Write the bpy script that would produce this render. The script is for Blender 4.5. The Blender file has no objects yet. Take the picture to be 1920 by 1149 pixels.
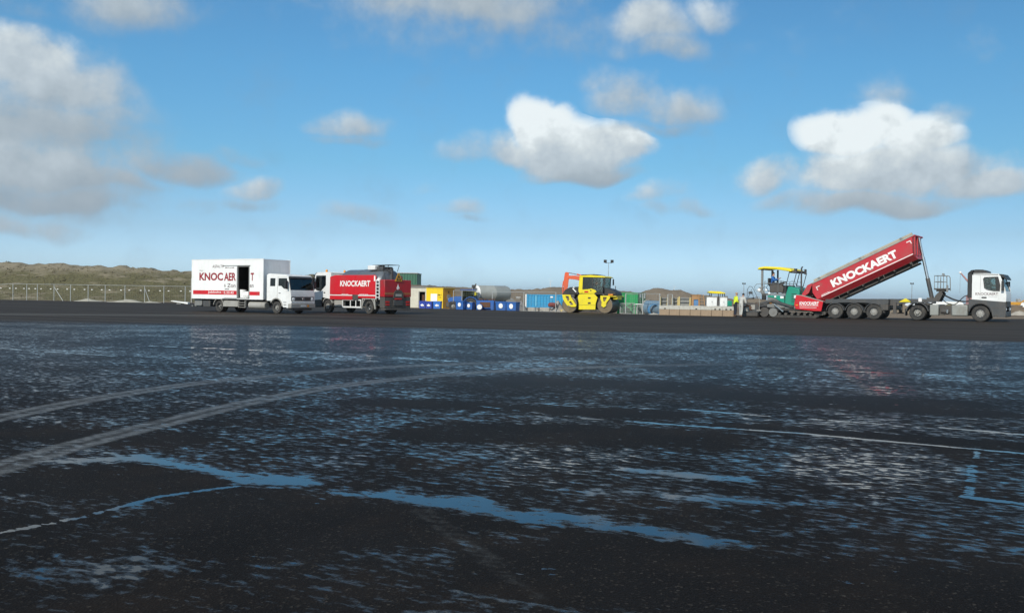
import bpy, bmesh, math, random
import numpy as np
from mathutils import Vector, Matrix, noise as mnoise
from mathutils.geometry import tessellate_polygon
random.seed(7)
SC = bpy.context.scene
COL = SC.collection

# ------------------------------------------------------------------ camera
H = 1.5
rho = math.radians(0.95); pit = math.atan(20/1600.)
Fw = Vector((0, math.cos(pit), -math.sin(pit))); U0 = Vector((0, math.sin(pit), math.cos(pit))); R0 = Vector((1, 0, 0))
Rv = R0*math.cos(rho)+U0*math.sin(rho); Uv = -R0*math.sin(rho)+U0*math.cos(rho)
cam = bpy.data.cameras.new('camera'); cam.sensor_width = 36; cam.lens = 30.0
cam.clip_start = 0.1; cam.clip_end = 12000
co = bpy.data.objects.new('camera', cam); COL.objects.link(co)
co.matrix_world = Matrix(((Rv.x, Uv.x, -Fw.x, 0), (Rv.y, Uv.y, -Fw.y, 0), (Rv.z, Uv.z, -Fw.z, H), (0, 0, 0, 1)))
SC.camera = co
SC.render.engine = 'CYCLES'
SC.view_settings.view_transform = 'Standard'; SC.view_settings.look = 'None'
SC.view_settings.exposure = 0.0; SC.view_settings.gamma = 1.0
SC.cycles.max_bounces = 6; SC.cycles.transparent_max_bounces = 12

# ------------------------------------------------------------------ node helper
class NT:
    def __init__(s, tree):
        s.t = tree; s.n = tree.nodes; s.l = tree.links
    def new(s, typ, **kw):
        nd = s.n.new(typ)
        for k, v in kw.items(): setattr(nd, k, v)
        return nd
    def put(s, sock, v):
        if isinstance(v, bpy.types.NodeSocket): s.l.new(v, sock)
        elif v is not None: sock.default_value = v
    def m(s, op, a, b=None, c=None, clamp=False):
        nd = s.new('ShaderNodeMath', operation=op, use_clamp=clamp)
        s.put(nd.inputs[0], a)
        if b is not None: s.put(nd.inputs[1], b)
        if c is not None: s.put(nd.inputs[2], c)
        return nd.outputs[0]
    def v(s, op, a, b=None, scale=None):
        nd = s.new('ShaderNodeVectorMath', operation=op)
        s.put(nd.inputs[0], a)
        if b is not None: s.put(nd.inputs[1], b)
        if scale is not None: s.put(nd.inputs['Scale'], scale)
        return nd.outputs['Value'] if op in ('DOT_PRODUCT', 'LENGTH', 'DISTANCE') else nd.outputs[0]
    def ramp(s, x, a, b, lo=0.0, hi=1.0, smooth=True):
        nd = s.new('ShaderNodeMapRange', interpolation_type='SMOOTHSTEP' if smooth else 'LINEAR')
        s.put(nd.inputs['Value'], x); s.put(nd.inputs['From Min'], a); s.put(nd.inputs['From Max'], b)
        s.put(nd.inputs['To Min'], lo); s.put(nd.inputs['To Max'], hi)
        return nd.outputs[0]
    def noise(s, vec, scale, detail=3, rough=0.5, dist=0.0, dims='3D'):
        nd = s.new('ShaderNodeTexNoise', noise_dimensions=dims)
        s.put(nd.inputs['Vector'], vec); nd.inputs['Scale'].default_value = scale
        nd.inputs['Detail'].default_value = detail; nd.inputs['Roughness'].default_value = rough
        nd.inputs['Distortion'].default_value = dist
        return nd.outputs['Fac']
    def mix(s, f, a, b):
        nd = s.new('ShaderNodeMix', data_type='RGBA'); s.put(nd.inputs[0], f)
        s.put(nd.inputs[6], a if isinstance(a, bpy.types.NodeSocket) else (*a, 1)); s.put(nd.inputs[7], b if isinstance(b, bpy.types.NodeSocket) else (*b, 1))
        return nd.outputs[2]
    def mixf(s, f, a, b):
        nd = s.new('ShaderNodeMix', data_type='FLOAT'); s.put(nd.inputs[0], f); s.put(nd.inputs[2], a); s.put(nd.inputs[3], b)
        return nd.outputs[0]
    def curve(s, x, pts, lo, hi):
        """piecewise function through pts [(x, y)], x in lo..hi, y mapped through 0..1"""
        ys = [p[1] for p in pts]; y0, y1 = min(ys)-1e-3, max(ys)+1e-3
        nd = s.new('ShaderNodeFloatCurve'); c = nd.mapping.curves[0]
        q = [((p[0]-lo)/(hi-lo), (p[1]-y0)/(y1-y0)) for p in pts]
        c.points[0].location = q[0]; c.points[1].location = q[-1]
        for p in q[1:-1]: c.points.new(*p)
        nd.mapping.update()
        s.put(nd.inputs['Value'], s.ramp(x, lo, hi, smooth=False))
        return s.m('MULTIPLY_ADD', nd.outputs[0], y1-y0, y0)

# ------------------------------------------------------------------ sun + sky
SUN_EL = math.radians(31); sun_dir = Vector((-0.47, -0.88, 0)).normalized()*math.cos(SUN_EL); sun_dir.z = math.sin(SUN_EL)
SKY = 0.11
W = bpy.data.worlds.new('World'); SC.world = W; W.use_nodes = True
W.cycles.sampling_method = 'MANUAL'; W.cycles.sample_map_resolution = 512
t = NT(W.node_tree); t.n.clear()
sky = t.new('ShaderNodeTexSky', sky_type='NISHITA'); sky.sun_disc = False
sky.sun_elevation = SUN_EL; sky.sun_rotation = math.atan2(sun_dir.x, sun_dir.y)
sky.altitude = 0; sky.air_density = 1.0; sky.dust_density = .6; sky.ozone_density = 1.5
gen = t.new('ShaderNodeTexCoord').outputs['Generated']
nrm = t.v('NORMALIZE', gen)
sep = t.new('ShaderNodeSeparateXYZ'); t.put(sep.inputs[0], nrm)
hor = t.m('SQRT', t.m('ADD', t.m('MULTIPLY', sep.outputs[0], sep.outputs[0]), t.m('MULTIPLY', sep.outputs[1], sep.outputs[1])))
az = t.m('ARCTAN2', sep.outputs[0], sep.outputs[1]); el = t.m('ARCTAN2', sep.outputs[2], hor)
uv = t.new('ShaderNodeCombineXYZ'); t.put(uv.inputs[0], az); t.put(uv.inputs[1], el)
def dirang(px, py):
    d = Fw + Rv*((px-960)/1600) - Uv*((py-574.5)/1600)
    return math.atan2(d.x, d.y), math.atan2(d.z, math.hypot(d.x, d.y))
# px, py, half width, half height (photo scale), opacity, whiteness
CLOUDS = [
 (60,300,300,230,.74,.42),(900,50,380,110,.42,.45),
 (35,125,190,90,1.0,.62),(120,180,200,80,.9,.54),(210,225,110,55,.6,.5),(60,236,260,52,.9,.36),(160,262,150,36,.7,.34),(45,318,220,60,1.0,.52),(150,345,170,40,.8,.36),(60,382,220,46,.85,.34),(30,436,170,40,.6,.46),
 (320,318,150,46,.7,.34),(420,292,80,28,.5,.36),(475,362,66,38,.75,.56),(480,388,80,20,.5,.3),(350,395,110,30,.4,.36),
 (240,10,200,90,.62,.44),(60,20,120,30,.35,.36),(560,-5,140,30,.3,.45),(860,0,250,100,.76,.44),(900,55,200,46,.5,.36),
 (1225,48,100,60,.72,.60),(1245,92,90,40,.6,.46),(1340,22,50,50,.5,.62),(1165,95,45,34,.35,.5),
 (1180,190,95,56,.72,.50),(1250,205,120,52,.75,.48),(1310,190,60,40,.45,.56),(1110,155,50,40,.4,.5),(1230,240,120,22,.5,.26),
 (1020,256,76,52,.95,1.0),(1075,262,60,38,.8,.92),(1140,280,78,50,.95,.84),(1070,300,140,56,1.0,.66),(1090,325,125,30,.9,.40),(960,300,80,36,.75,.56),(885,292,75,30,.45,.5),
 (640,240,84,32,.66,.52),(650,262,80,18,.5,.34),(860,392,52,28,.65,.56),(868,408,50,14,.5,.3),(805,352,28,18,.3,.5),(1235,372,52,30,.5,.58),(1280,396,60,22,.5,.4),(700,413,90,30,.5,.42),(600,428,70,16,.25,.42),
 (1585,255,90,66,1.0,1.0),(1632,228,78,54,1.0,1.05),(1730,252,105,60,1.0,.92),(1680,335,225,80,1.0,.66),(1660,395,220,34,.9,.42),(1840,362,130,44,.95,.62),(1440,335,80,52,.75,.60),(1500,385,120,30,.6,.44),
 (1640,165,76,42,.5,.5),(1780,200,66,42,.45,.52),(1850,88,60,34,.25,.5),(1500,75,120,60,.10,.5),
 (2150,200,200,110,.8,.6),(1000,-250,420,110,.7,.5)]
wn1 = t.noise(uv.outputs[0], 7.0, 2, .55); 
wn2v = t.v('ADD', uv.outputs[0], (3.1, 7.7, 0)); wn2 = t.noise(wn2v, 7.0, 2, .55)
warp = t.new('ShaderNodeCombineXYZ'); t.put(warp.inputs[0], t.m('MULTIPLY_ADD', wn1, .11, -.055)); t.put(warp.inputs[1], t.m('MULTIPLY_ADD', wn2, .07, -.035))
uvw = t.v('ADD', uv.outputs[0], warp.outputs[0])
fb = t.noise(uv.outputs[0], 15.0, 6, .62)
fb2v = t.v('ADD', uv.outputs[0], (-.012, .016, 0)); fb2 = t.noise(fb2v, 15.0, 4, .60)
detail = t.m('SUBTRACT', fb, .5)
dens = None; num = None; den = None
for px, py, rx, ry, op, wh in CLOUDS:
    a, e = dirang(px, py); k = math.cos(math.atan((px-960)/1600))
    rx = rx/1600*k*1.12*max(k, .7); ry = ry/1600*k*1.15
    src = uvw
    if den is not None:      # keeps the node compiler working cloud by cloud
        nd = t.new('ShaderNodeVectorMath', operation='MULTIPLY_ADD'); t.put(nd.inputs[0], den); nd.inputs[1].default_value = (1e-7, 1e-7, 0); t.put(nd.inputs[2], uvw); src = nd.outputs[0]
    q = t.v('MULTIPLY', t.v('SUBTRACT', src, (a, e, 0)), (1/rx, 1/ry, 0))
    sq = t.new('ShaderNodeVectorMath', operation='MULTIPLY_ADD'); t.put(sq.inputs[0], t.v('MINIMUM', q, (9, 0, 0))); sq.inputs[1].default_value = (0, .55, 0); t.put(sq.inputs[2], q); q = sq.outputs[0]
    r2 = t.v('DOT_PRODUCT', q, q)
    b = t.m('MULTIPLY', t.m('SUBTRACT', 1.0, r2, clamp=True), op)          # 0..op bump
    sy = t.new('ShaderNodeSeparateXYZ'); t.put(sy.inputs[0], q)
    lit = t.m('MULTIPLY_ADD', t.m('SUBTRACT', sy.outputs[1], t.m('MULTIPLY', sy.outputs[0], .45)), .30*wh+.03, wh)
    bb = t.m('MULTIPLY', b, b)
    dens = b if dens is None else t.m('SMOOTH_MAX', dens, b, .12)
    num = t.m('MULTIPLY', bb, lit) if num is None else t.m('MULTIPLY_ADD', bb, lit, num)
    den = bb if den is None else t.m('ADD', den, bb)
white = t.m('DIVIDE', num, t.m('ADD', den, .0005))
# unseen clouds behind and overhead, thickened and whitened to add neutral fill light
other = t.ramp(t.noise(t.v('MULTIPLY', nrm, (2.2, 2.2, 5.0)), 1.3, 5, .55), .42, .62, 0, .9)
behind = t.ramp(sep.outputs[1], .55, .2)
over = t.m('MAXIMUM', behind, t.ramp(el, .62, .8))
dens = t.m('MAXIMUM', dens, t.m('MULTIPLY', other, over))
white = t.mixf(over, white, .78)
d2 = t.m('ADD', dens, t.m('MULTIPLY', detail, 1.5))
alpha = t.ramp(d2, .04, t.mixf(t.ramp(white, .5, .95), .82, .52))
alpha = t.m('MULTIPLY', alpha, t.ramp(dens, .0, .14))
alpha = t.m('MULTIPLY', alpha, t.m('MULTIPLY_ADD', t.ramp(dens, .1, .7), .50, .48))
relief = t.m('MULTIPLY', t.m('SUBTRACT', fb, fb2), 1.7)
white = t.m('ADD', white, t.m('MULTIPLY', relief, t.m('MULTIPLY_ADD', white, .9, -.1)))
white = t.m('MINIMUM', t.m('MAXIMUM', white, .10), 1.1)
cr = t.new('ShaderNodeValToRGB'); t.put(cr.inputs[0], white)
ce = cr.color_ramp.elements
ce[0].position = .08; ce[0].color = (.235, .315, .40, 1); ce[1].position = 1.0; ce[1].color = (.86, .93, .95, 1)
for p, c in ((.25, (.31, .385, .455, 1)), (.42, (.40, .475, .535, 1)), (.62, (.52, .60, .66, 1)), (.8, (.66, .73, .76, 1))):
    e_ = ce.new(p); e_.color = c
cloudcol = t.v('SCALE', cr.outputs[0], scale=1/SKY)
# sky tint: slightly deeper blue than clear-air scattering
tr = t.new('ShaderNodeValToRGB'); t.put(tr.inputs[0], t.ramp(el, 0, .5, smooth=False))
te = tr.color_ramp.elements; te[0].position = 0; te[0].color = (.80/2, 1.25/2, 2.1/2, 1); te[1].position = 1; te[1].color = (.55/2, 1.04/2, 1.30/2, 1)
for p_, c_ in ((.06, (.76, 1.06, 1.65)), (.14, (.64, .86, 1.18)), (.3, (.55, .95, 1.14)), (.5, (.54, 1.04, 1.25))):
    e_ = te.new(p_); e_.color = (c_[0]/2, c_[1]/2, c_[2]/2, 1)
skyc = t.v('SCALE', t.v('MULTIPLY', sky.outputs[0], tr.outputs[0]), scale=t.m('MULTIPLY', t.ramp(az, -.5, .7, 2.0, 1.52), t.ramp(el, .0, .16, 1.10, 1.0)))
full = t.mix(alpha, skyc, cloudcol)
bg = t.new('ShaderNodeBackground'); t.put(bg.inputs[0], full); bg.inputs[1].default_value = SKY
t.l.new(bg.outputs[0], t.new('ShaderNodeOutputWorld').inputs[0])

sl = bpy.data.lights.new('sun', 'SUN'); sl.energy = 3.6; sl.angle = math.radians(0.6); sl.color = (1.0, .93, .82)
so = bpy.data.objects.new('sun', sl); COL.objects.link(so)
so.rotation_euler = sun_dir.to_track_quat('Z', 'Y').to_euler()

# ------------------------------------------------------------------ ground level
def ss(a, b, x):
    x = min(max((x-a)/(b-a), 0), 1); return x*x*(3-2*x)
def g(x, y):
    xx = 60*math.tanh((x)/60) if x > 0 else x
    return 0.092*math.log(1+math.exp(min((x+10)/10, 12)))*ss(10, 45, y)

# ------------------------------------------------------------------ objects
def mesh_obj(name, verts, faces, mat=None, parent=None, smooth=False, kind=None):
    me = bpy.data.meshes.new(name); me.from_pydata([tuple(v) for v in verts], [], [tuple(f) for f in faces]); me.update()
    if mat: me.materials.append(mat)
    if smooth: me.polygons.foreach_set('use_smooth', [True]*len(me.polygons))
    o = bpy.data.objects.new(name, me); COL.objects.link(o)
    if parent: o.parent = parent
    if kind: o['kind'] = kind
    return o

def mat_new(name):
    m = bpy.data.materials.new(name); m.use_nodes = True; m.node_tree.nodes.clear()
    tt = NT(m.node_tree); p = tt.new('ShaderNodeBsdfPrincipled'); o = tt.new('ShaderNodeOutputMaterial')
    tt.l.new(p.outputs[0], o.inputs[0]); return m, tt, p, o

# ---- asphalt yard -------------------------------------------------------
EDGE = [(-160,107),(-61,103),(-38,102),(-22.6,91.5),(-10.7,87.5),(-4.7,84.5),(1.9,77),(8.3,71),(11.8,66.5),(16,66),(22,65),(29.5,61.3),(36,61.8),(60,66),(160,80)]
def edge_y(x): return float(np.interp(x, [e[0] for e in EDGE], [e[1] for e in EDGE]))

def _seg(X, Y, a, b, w, amt, soft):
    dx, dy = b[0]-a[0], b[1]-a[1]; h = np.clip(((X-a[0])*dx+(Y-a[1])*dy)/(dx*dx+dy*dy), 0, 1)
    d = np.hypot(X-a[0]-h*dx, Y-a[1]-h*dy)
    return _ss((w+soft-d)/soft)*amt
def _ss(x):
    x = np.clip(x, 0, 1); return x*x*(3-2*x)
def _cv(x, pts): return np.interp(x, [p[0] for p in pts], [p[1] for p in pts])
def yard_fields(X, Y):
    """where water stands, where wheels passed, where the dry mat begins"""
    dl = _cv(X, [(-60,41),(-23,38.6),(-15,37.6),(-9.3,37.0),(.9,35.4),(11.3,33.3),(18.4,30.6),(40,22),(60,14)])
    dry = Y-dl
    streak = _ss((3.0-np.abs(Y-(.32*X+56.4)))/2.6)*_ss((-9-X)/10)
    yc = _cv(X, [(-4.2,7.35),(-3.75,7.43),(-3.3,7.62),(-2.9,7.36),(-2.5,7.10),(-2.15,6.80),(-1.6,6.74),(-1.48,6.69),(-1.31,6.39),(-.93,6.32),(-.48,6.14),(-.2,6.09),(.02,5.80),(.4,5.77),(.75,5.56),(1.09,5.40),(1.3,5.30),(1.5,5.2)])
    hw = _cv(X, [(-4.2,-.1),(-3.75,.05),(-3.3,.12),(-2.9,.05),(-2.5,.09),(-2.15,.15),(-1.6,.13),(-1.48,-.09),(-1.31,.0),(-.93,.11),(-.48,.15),(-.2,.20),(.02,.08),(.2,.17),(.4,.12),(.6,.18),(.75,.08),(.95,.13),(1.09,.05),(1.2,.11),(1.3,.05),(1.5,-.1)])
    band = hw-np.abs(Y-yc)
    cov = .22*_ss((band+.18)/.14)+.30*_ss((band+.05)/.12)*_ss((X+4.1)/.4)*_ss((1.65-X)/.3)
    for s_ in [((1.0,7.45),(1.5,7.27),.03,.34,.12),((1.5,7.24),(1.95,7.1),.05,.36,.12),((.5,6.62),(1.3,6.46),.03,.10,.2),((1.3,6.42),(2.3,6.33),.05,.20,.14),((-2.65,4.56),(-2.05,4.44),.07,.20,.3),((-1.9,4.8),(-.6,4.85),.1,.14,.35),
               ((2.4,7.5),(2.9,7.2),.2,.05,.8),((2.0,5.9),(3.2,5.65),.2,.08,.5),((-.6,8.3),(1.3,8.2),.2,.06,.6),((1.2,5.15),(2.6,4.85),.04,.16,.22),((-.2,4.1),(.6,3.9),.05,.12,.3)]:
        cov = cov+_seg(X, Y, *s_)
    seam = 0*X
    for a, b, w, *am in [((.9,10.55),(1.6,10.28),.01,.7),((1.6,10.28),(3.28,9.64),.016,.9),((3.28,9.64),(5.3,8.50),.022,.95),((2.3,11.6),(3.33,11.01),.02),((3.8,10.85),(4.55,10.47),.02),((5.2,10.25),(6.2,9.65),.03),((4.78,8.70),(4.3,7.9),.012,.62),((4.3,7.9),(3.6,6.66),.025,.66),((3.55,6.60),(3.95,6.34),.04),
                    ((-3.3,4.95),(-2.81,5.58),.014,.78),((-2.81,5.58),(-2.54,6.19),.014,.78),((-2.54,6.19),(-2.1,6.56),.014,.82),((-9.5,22.5),(-3.5,20.6),.03),((-3.6,20.3),(-1.2,19.0),.05),((-14,21.5),(-8.8,19.0),.04),((-.5,11.6),(.9,10.55),.005,.5),((6.6,18.2),(9.2,17.3),.05)]:
        seam = np.maximum(seam, _seg(X, Y, a, b, w, am[0] if am else 1.0, .05))
    scuff = 0*X
    for a, b in [((-.65,5.93),(-.34,5.23)),((-.34,5.23),(-.09,4.72)),((-.09,4.72),(.16,4.23)),((-.57,5.93),(-.27,5.26)),((-.27,5.26),(-.02,4.74))]:
        scuff = np.maximum(scuff, _seg(X, Y, a, b, .006, 1, .035))
    neg = 0*X
    for a, b, w, s in [((-3.5,6.66),(-2.5,6.62),.18,.5),((-1.9,5.8),(-.9,5.6),.22,.5),((-1.4,5.2),(-.9,5.4),.3,.5),((.3,4.7),(3.2,4.3),.25,.45),((.2,15.2),(3.0,14.3),.25,.8),((4.5,12.3),(6.6,11.6),.15,.4),((2.6,10.1),(5.6,8.95),.12,.2),((-2,11.8),(2.0,11.0),.2,.4),((-.6,9.3),(1.8,9.2),.35,.6),((3.6,13.2),(6.5,12.7),.25,.5),((-6,9.0),(-3.4,8.5),.1,.6)]:
        neg = np.maximum(neg, _seg(X, Y, a, b, w, .24, s))
    cov = cov-neg
    cov = cov-.12*_ss((9-Y)/5)+.02*_ss((Y-14)/10)
    track = 0*X
    for pts, w in [([(6.0,-4.3),(7.1,-4.23),(8.0,-4.22),(9.5,-3.93),(11.4,-3.6),(13.4,-2.98),(15.1,-1.96),(16.6,-.6),(18.05,1.6),(19.1,3.85),(20.5,8)], .16),
                   ([(6.0,-6.3),(9.8,-5.87),(11.07,-5.8),(12.46,-5.51),(14.25,-4.97),(15.23,-4.17),(16.7,-3.22),(17.8,-1.98),(19.5,.5),(20.5,3)], .17)]:
        py = np.linspace(pts[0][0], pts[-1][0], 40); px = np.interp(py, [p[0] for p in pts], [p[1] for p in pts])
        for _ in range(3): px[1:-1] = (px[:-2]+2*px[1:-1]+px[2:])/4
        d = np.full(X.shape, 9.)
        for i in range(39):
            dx, dy = px[i+1]-px[i], py[i+1]-py[i]; h = np.clip(((X-px[i])*dx+(Y-py[i])*dy)/(dx*dx+dy*dy), 0, 1)
            d = np.minimum(d, np.hypot(X-px[i]-h*dx, Y-py[i]-h*dy))
        q = _ss((w+.07-d)/.07)*(.35+.65*_ss(d/.09))*_ss((Y-6)/.8)*_ss((20.2-Y)/2.2)
        track = np.maximum(track, q)
    return cov, seam, track, scuff, dry, streak

def asphalt_material():
    m, t, p, o = mat_new('wet_asphalt')
    P = t.new('ShaderNodeTexCoord').outputs['Object']
    sp = t.new('ShaderNodeSeparateXYZ'); t.put(sp.inputs[0], P); X, Y = sp.outputs[0], sp.outputs[1]
    P2 = t.v('MULTIPLY', P, (1, 1, 0))
    aA = t.new('ShaderNodeAttribute', attribute_name='wet'); sA = t.new('ShaderNodeSeparateXYZ'); t.put(sA.inputs[0], aA.outputs['Vector'])
    aB = t.new('ShaderNodeAttribute', attribute_name='wear'); sB = t.new('ShaderNodeSeparateXYZ'); t.put(sB.inputs[0], aB.outputs['Vector'])
    add, seam, track = sA.outputs; scuff, ddry, streak = sB.outputs
    rot = t.new('ShaderNodeVectorRotate', rotation_type='Z_AXIS'); t.put(rot.inputs[0], P2); rot.inputs['Angle'].default_value = math.radians(24)
    L = rot.outputs[0]
    lane = t.noise(t.v('MULTIPLY', L, (.045, .42, 1)), 1.0, 4, .55, .3)
    lane2 = t.noise(t.v('MULTIPLY', L, (.02, 1.1, 1)), 1.0, 3, .6, .2)
    blot = t.noise(P2, .42, 5, .55, .5)
    fine = t.noise(t.v('MULTIPLY', L, (.62, 1.25, 1)), 12.0, 5, .62, .15)
    fine2 = t.noise(t.v('MULTIPLY', L, (.7, 1.5, 1)), 3.1, 3, .6, .6)
    n = t.m('MULTIPLY_ADD', fine2, .66, t.m('MULTIPLY_ADD', fine, 1.6, -.605))
    dry = t.ramp(t.m('ADD', ddry, t.m('MULTIPLY_ADD', blot, 1.4, -.7)), t.ramp(X, -4, -22, -1.2, -5.5), t.ramp(X, -4, -22, .5, 2.5))
    notdry = t.m('SUBTRACT', 1.0, dry)
    track = t.m('MULTIPLY', track, t.ramp(fine2, .25, .55, .55, 1))
    cov = t.m('ADD', t.m('MULTIPLY_ADD', blot, .50, -.25), t.m('MULTIPLY_ADD', lane, .34, -.17))
    cov = t.m('ADD', cov, t.m('MULTIPLY_ADD', lane2, .22, -.11))
    cov = t.m('ADD', cov, add)
    cov = t.m('SUBTRACT', cov, t.m('MULTIPLY', track, .12))
    f = t.m('ADD', n, cov)
    water = t.m('MAXIMUM', t.ramp(f, .715, .728, smooth=False), t.ramp(t.m('ADD', t.m('MULTIPLY_ADD', t.m('SUBTRACT', fine, .5), 2.4, seam), t.m('MULTIPLY_ADD', fine2, 1.6, -.8)), .56, .60, smooth=False))
    water = t.m('MULTIPLY', water, notdry)
    damp = t.m('MULTIPLY', t.ramp(f, .50, .68), notdry)
    agg = t.new('ShaderNodeTexVoronoi'); t.put(agg.inputs['Vector'], P2); agg.inputs['Scale'].default_value = 75
    grain = t.noise(P2, 110, 2, .6)
    base = t.mix(t.ramp(blot, .35, .65), (.0065, .0054, .0049), (.0110, .0096, .0090))
    base = t.mix(t.ramp(grain, .42, .72, 0, .65), base, (.028, .024, .021))
    brown = t.ramp(t.noise(P2, .9, 4, .6), .45, .7)
    base = t.mix(t.m('MULTIPLY', brown, .5), base, (.024, .0175, .013))
    base = t.mix(t.m('MULTIPLY', t.ramp(agg.outputs['Color'], .78, .98), t.m('SUBTRACT', 1.0, damp)), base, (.055, .048, .040))
    base = t.mix(dry, base, t.mix(t.ramp(lane2, .35, .65), (.026, .0215, .018), (.062, .053, .044)))
    base = t.mix(t.m('MULTIPLY', streak, .75), base, (.10, .095, .085))
    base = t.mix(t.m('MULTIPLY', track, t.ramp(fine, .38, .60, .3, 1.0)), base, (.125, .127, .125))  # tracks lightened: the damp film's sheen is put into the base colour
    base = t.mix(t.m('MULTIPLY', scuff, t.ramp(fine, .4, .6, .0, .8)), base, (.04, .04, .039))
    base = t.mix(t.m('MULTIPLY', water, .75), base, (.006, .007, .008))
    rough = t.mixf(damp, t.ramp(Y, 7, 20, .66, .48), .36)
    rough = t.mixf(dry, rough, .72)
    rough = t.mixf(t.m('MULTIPLY', track, .8), rough, .33)
    rough = t.mixf(water, rough, t.ramp(Y, 14, 34, .025, .13))
    t.put(p.inputs['Base Color'], base); t.put(p.inputs['Roughness'], rough)
    t.put(p.inputs['Specular IOR Level'], t.mixf(water, t.mixf(dry, t.mixf(damp, t.ramp(Y, 7, 22, .03, .075), .22), .05), .42))
    hgt = t.m('ADD', t.m('MULTIPLY', agg.outputs['Distance'], .6), t.m('MULTIPLY', grain, .5))
    hgt = t.mixf(water, hgt, .75)
    bmp = t.new('ShaderNodeBump'); bmp.inputs['Distance'].default_value = .006
    t.put(bmp.inputs['Strength'], t.mixf(water, t.ramp(Y, 4, 26, .9, .28), t.ramp(Y, 5, 20, .02, .012)))
    t.put(bmp.inputs['Height'], hgt)
    t.put(p.inputs['Normal'], bmp.outputs[0])
    return m
def graded(a, b, core0, core1, d0, k):
    """ticks: step d0 between core0 and core1, growing by distance outside"""
    out = list(np.arange(core0, core1+1e-6, d0)); x = core1
    while x < b: x += max(d0, k*(x-core1)+d0); out.append(min(x, b))
    x = core0
    while x > a: x -= max(d0, k*(core0-x)+d0); out.insert(0, max(x, a))
    return np.array(out)
def build_pad():
    xs = graded(-160, 160, -6.5, 6.5, .03, .02)
    ys = graded(-25, 100, 3.6, 9.5, .03, .012)
    q = (ys+25)/125
    e = np.interp(xs, [a[0] for a in EDGE], [a[1] for a in EDGE])
    yy = np.linspace(0, 1, 2)
    # rows keep their y up to 30 m, then stretch to the far edge
    X = np.repeat(xs[:, None], len(ys), 1); Y = np.repeat(ys[None, :], len(xs), 0)
    s = np.clip((Y-30)/70, 0, 1); Y = np.where(Y > 30, 30+s*(e[:, None]-30), Y)
    k = (Y-10)/35; k = np.clip(k, 0, 1); k = k*k*(3-2*k)
    Z = .092*np.log1p(np.exp(np.minimum((X+10)/10, 12)))*k
    co = np.stack([X, Y, Z], -1).reshape(-1, 3).astype(np.float32)
    nx, ny = X.shape; idx = np.arange(nx*ny).reshape(nx, ny)
    fa = np.stack([idx[:-1, :-1], idx[1:, :-1], idx[1:, 1:], idx[:-1, 1:]], -1).reshape(-1, 4).astype(np.int32)
    me = bpy.data.meshes.new('asphalt_yard'); me.vertices.add(len(co)); me.vertices.foreach_set('co', co.ravel())
    me.loops.add(fa.size); me.loops.foreach_set('vertex_index', fa.ravel()); me.polygons.add(len(fa))
    me.polygons.foreach_set('loop_start', np.arange(0, fa.size, 4, dtype=np.int32)); me.update(calc_edges=True)
    cov, seam, track, scuff, dry, streak = [a.ravel() for a in yard_fields(X, Y)]
    for nm, arr in (('wet', (cov, seam, track)), ('wear', (scuff, dry, streak))):
        at = me.attributes.new(nm, 'FLOAT_VECTOR', 'POINT'); at.data.foreach_set('vector', np.stack(arr, -1).astype(np.float32).ravel())
    me.materials.append(asphalt_material())
    o = bpy.data.objects.new('asphalt_yard', me); COL.objects.link(o); o['kind'] = 'structure'; print('yard verts', len(co))
build_pad()
# ------------------------------------------------------------------ materials
_M = {}
def paint(name, c, rough=.45, metal=0.0, dirt=.35, dirtc=(.17,.14,.11), scale=1.4, bump=0.0, spec=.5, coat=0.0):
    if name in _M: return _M[name]
    m, t, p, o = mat_new(name)
    P = t.new('ShaderNodeTexCoord').outputs['Object']
    a = t.noise(P, scale, 5, .65); b = t.noise(t.v('MULTIPLY', P, (3, 3, .7)), scale*2.5, 4, .6)
    f = t.m('MULTIPLY', t.ramp(t.m('ADD', t.m('MULTIPLY', a, .6), t.m('MULTIPLY', b, .4)), .42, .72), dirt)
    col = t.mix(t.ramp(a, .3, .7, .0, .25), c, tuple(x*.82 for x in c))
    t.put(p.inputs['Base Color'], t.mix(f, col, dirtc))
    t.put(p.inputs['Roughness'], t.m('MULTIPLY_ADD', f, .4, rough, clamp=True))
    p.inputs['Metallic'].default_value = metal; p.inputs['Specular IOR Level'].default_value = spec
    p.inputs['Coat Weight'].default_value = coat
    if bump:
        bm = t.new('ShaderNodeBump'); bm.inputs['Strength'].default_value = bump; bm.inputs['Distance'].default_value = .02
        t.put(bm.inputs['Height'], b); t.put(p.inputs['Normal'], bm.outputs[0])
    _M[name] = m; return m
def glass(name='window_glass', tint=(.35,.45,.45), clear=.55):
    if name in _M: return _M[name]
    m, t, p, o = mat_new(name); t.n.remove(p)
    gl = t.new('ShaderNodeBsdfGlossy'); gl.inputs['Roughness'].default_value = .04; gl.inputs['Color'].default_value = (.8,.85,.85,1)
    tr = t.new('ShaderNodeBsdfTransparent'); P = t.new('ShaderNodeTexCoord').outputs['Object']
    nz = t.noise(P, 3, 3); t.put(tr.inputs[0], t.mix(nz, tuple(x*clear*.9 for x in tint), tuple(x*clear*1.1 for x in tint)))
    fr = t.new('ShaderNodeLayerWeight'); fr.inputs[0].default_value = .5
    mx = t.new('ShaderNodeMixShader'); t.put(mx.inputs[0], t.m('MULTIPLY_ADD', t.m('POWER', fr.outputs[1], 4), .5, .07)); t.l.new(tr.outputs[0], mx.inputs[1]); t.l.new(gl.outputs[0], mx.inputs[2])
    t.l.new(mx.outputs[0], o.inputs[0]); _M[name] = m; return m
WHITE = paint('white_paint', (.80,.81,.80), .35, dirt=.18)
WHITEB = paint('white_panel', (.86,.87,.86), .4, dirt=.22, scale=.7, dirtc=(.42,.40,.36))
RED = paint('red_paint', (.60,.012,.022), .35, dirt=.22)
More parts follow.
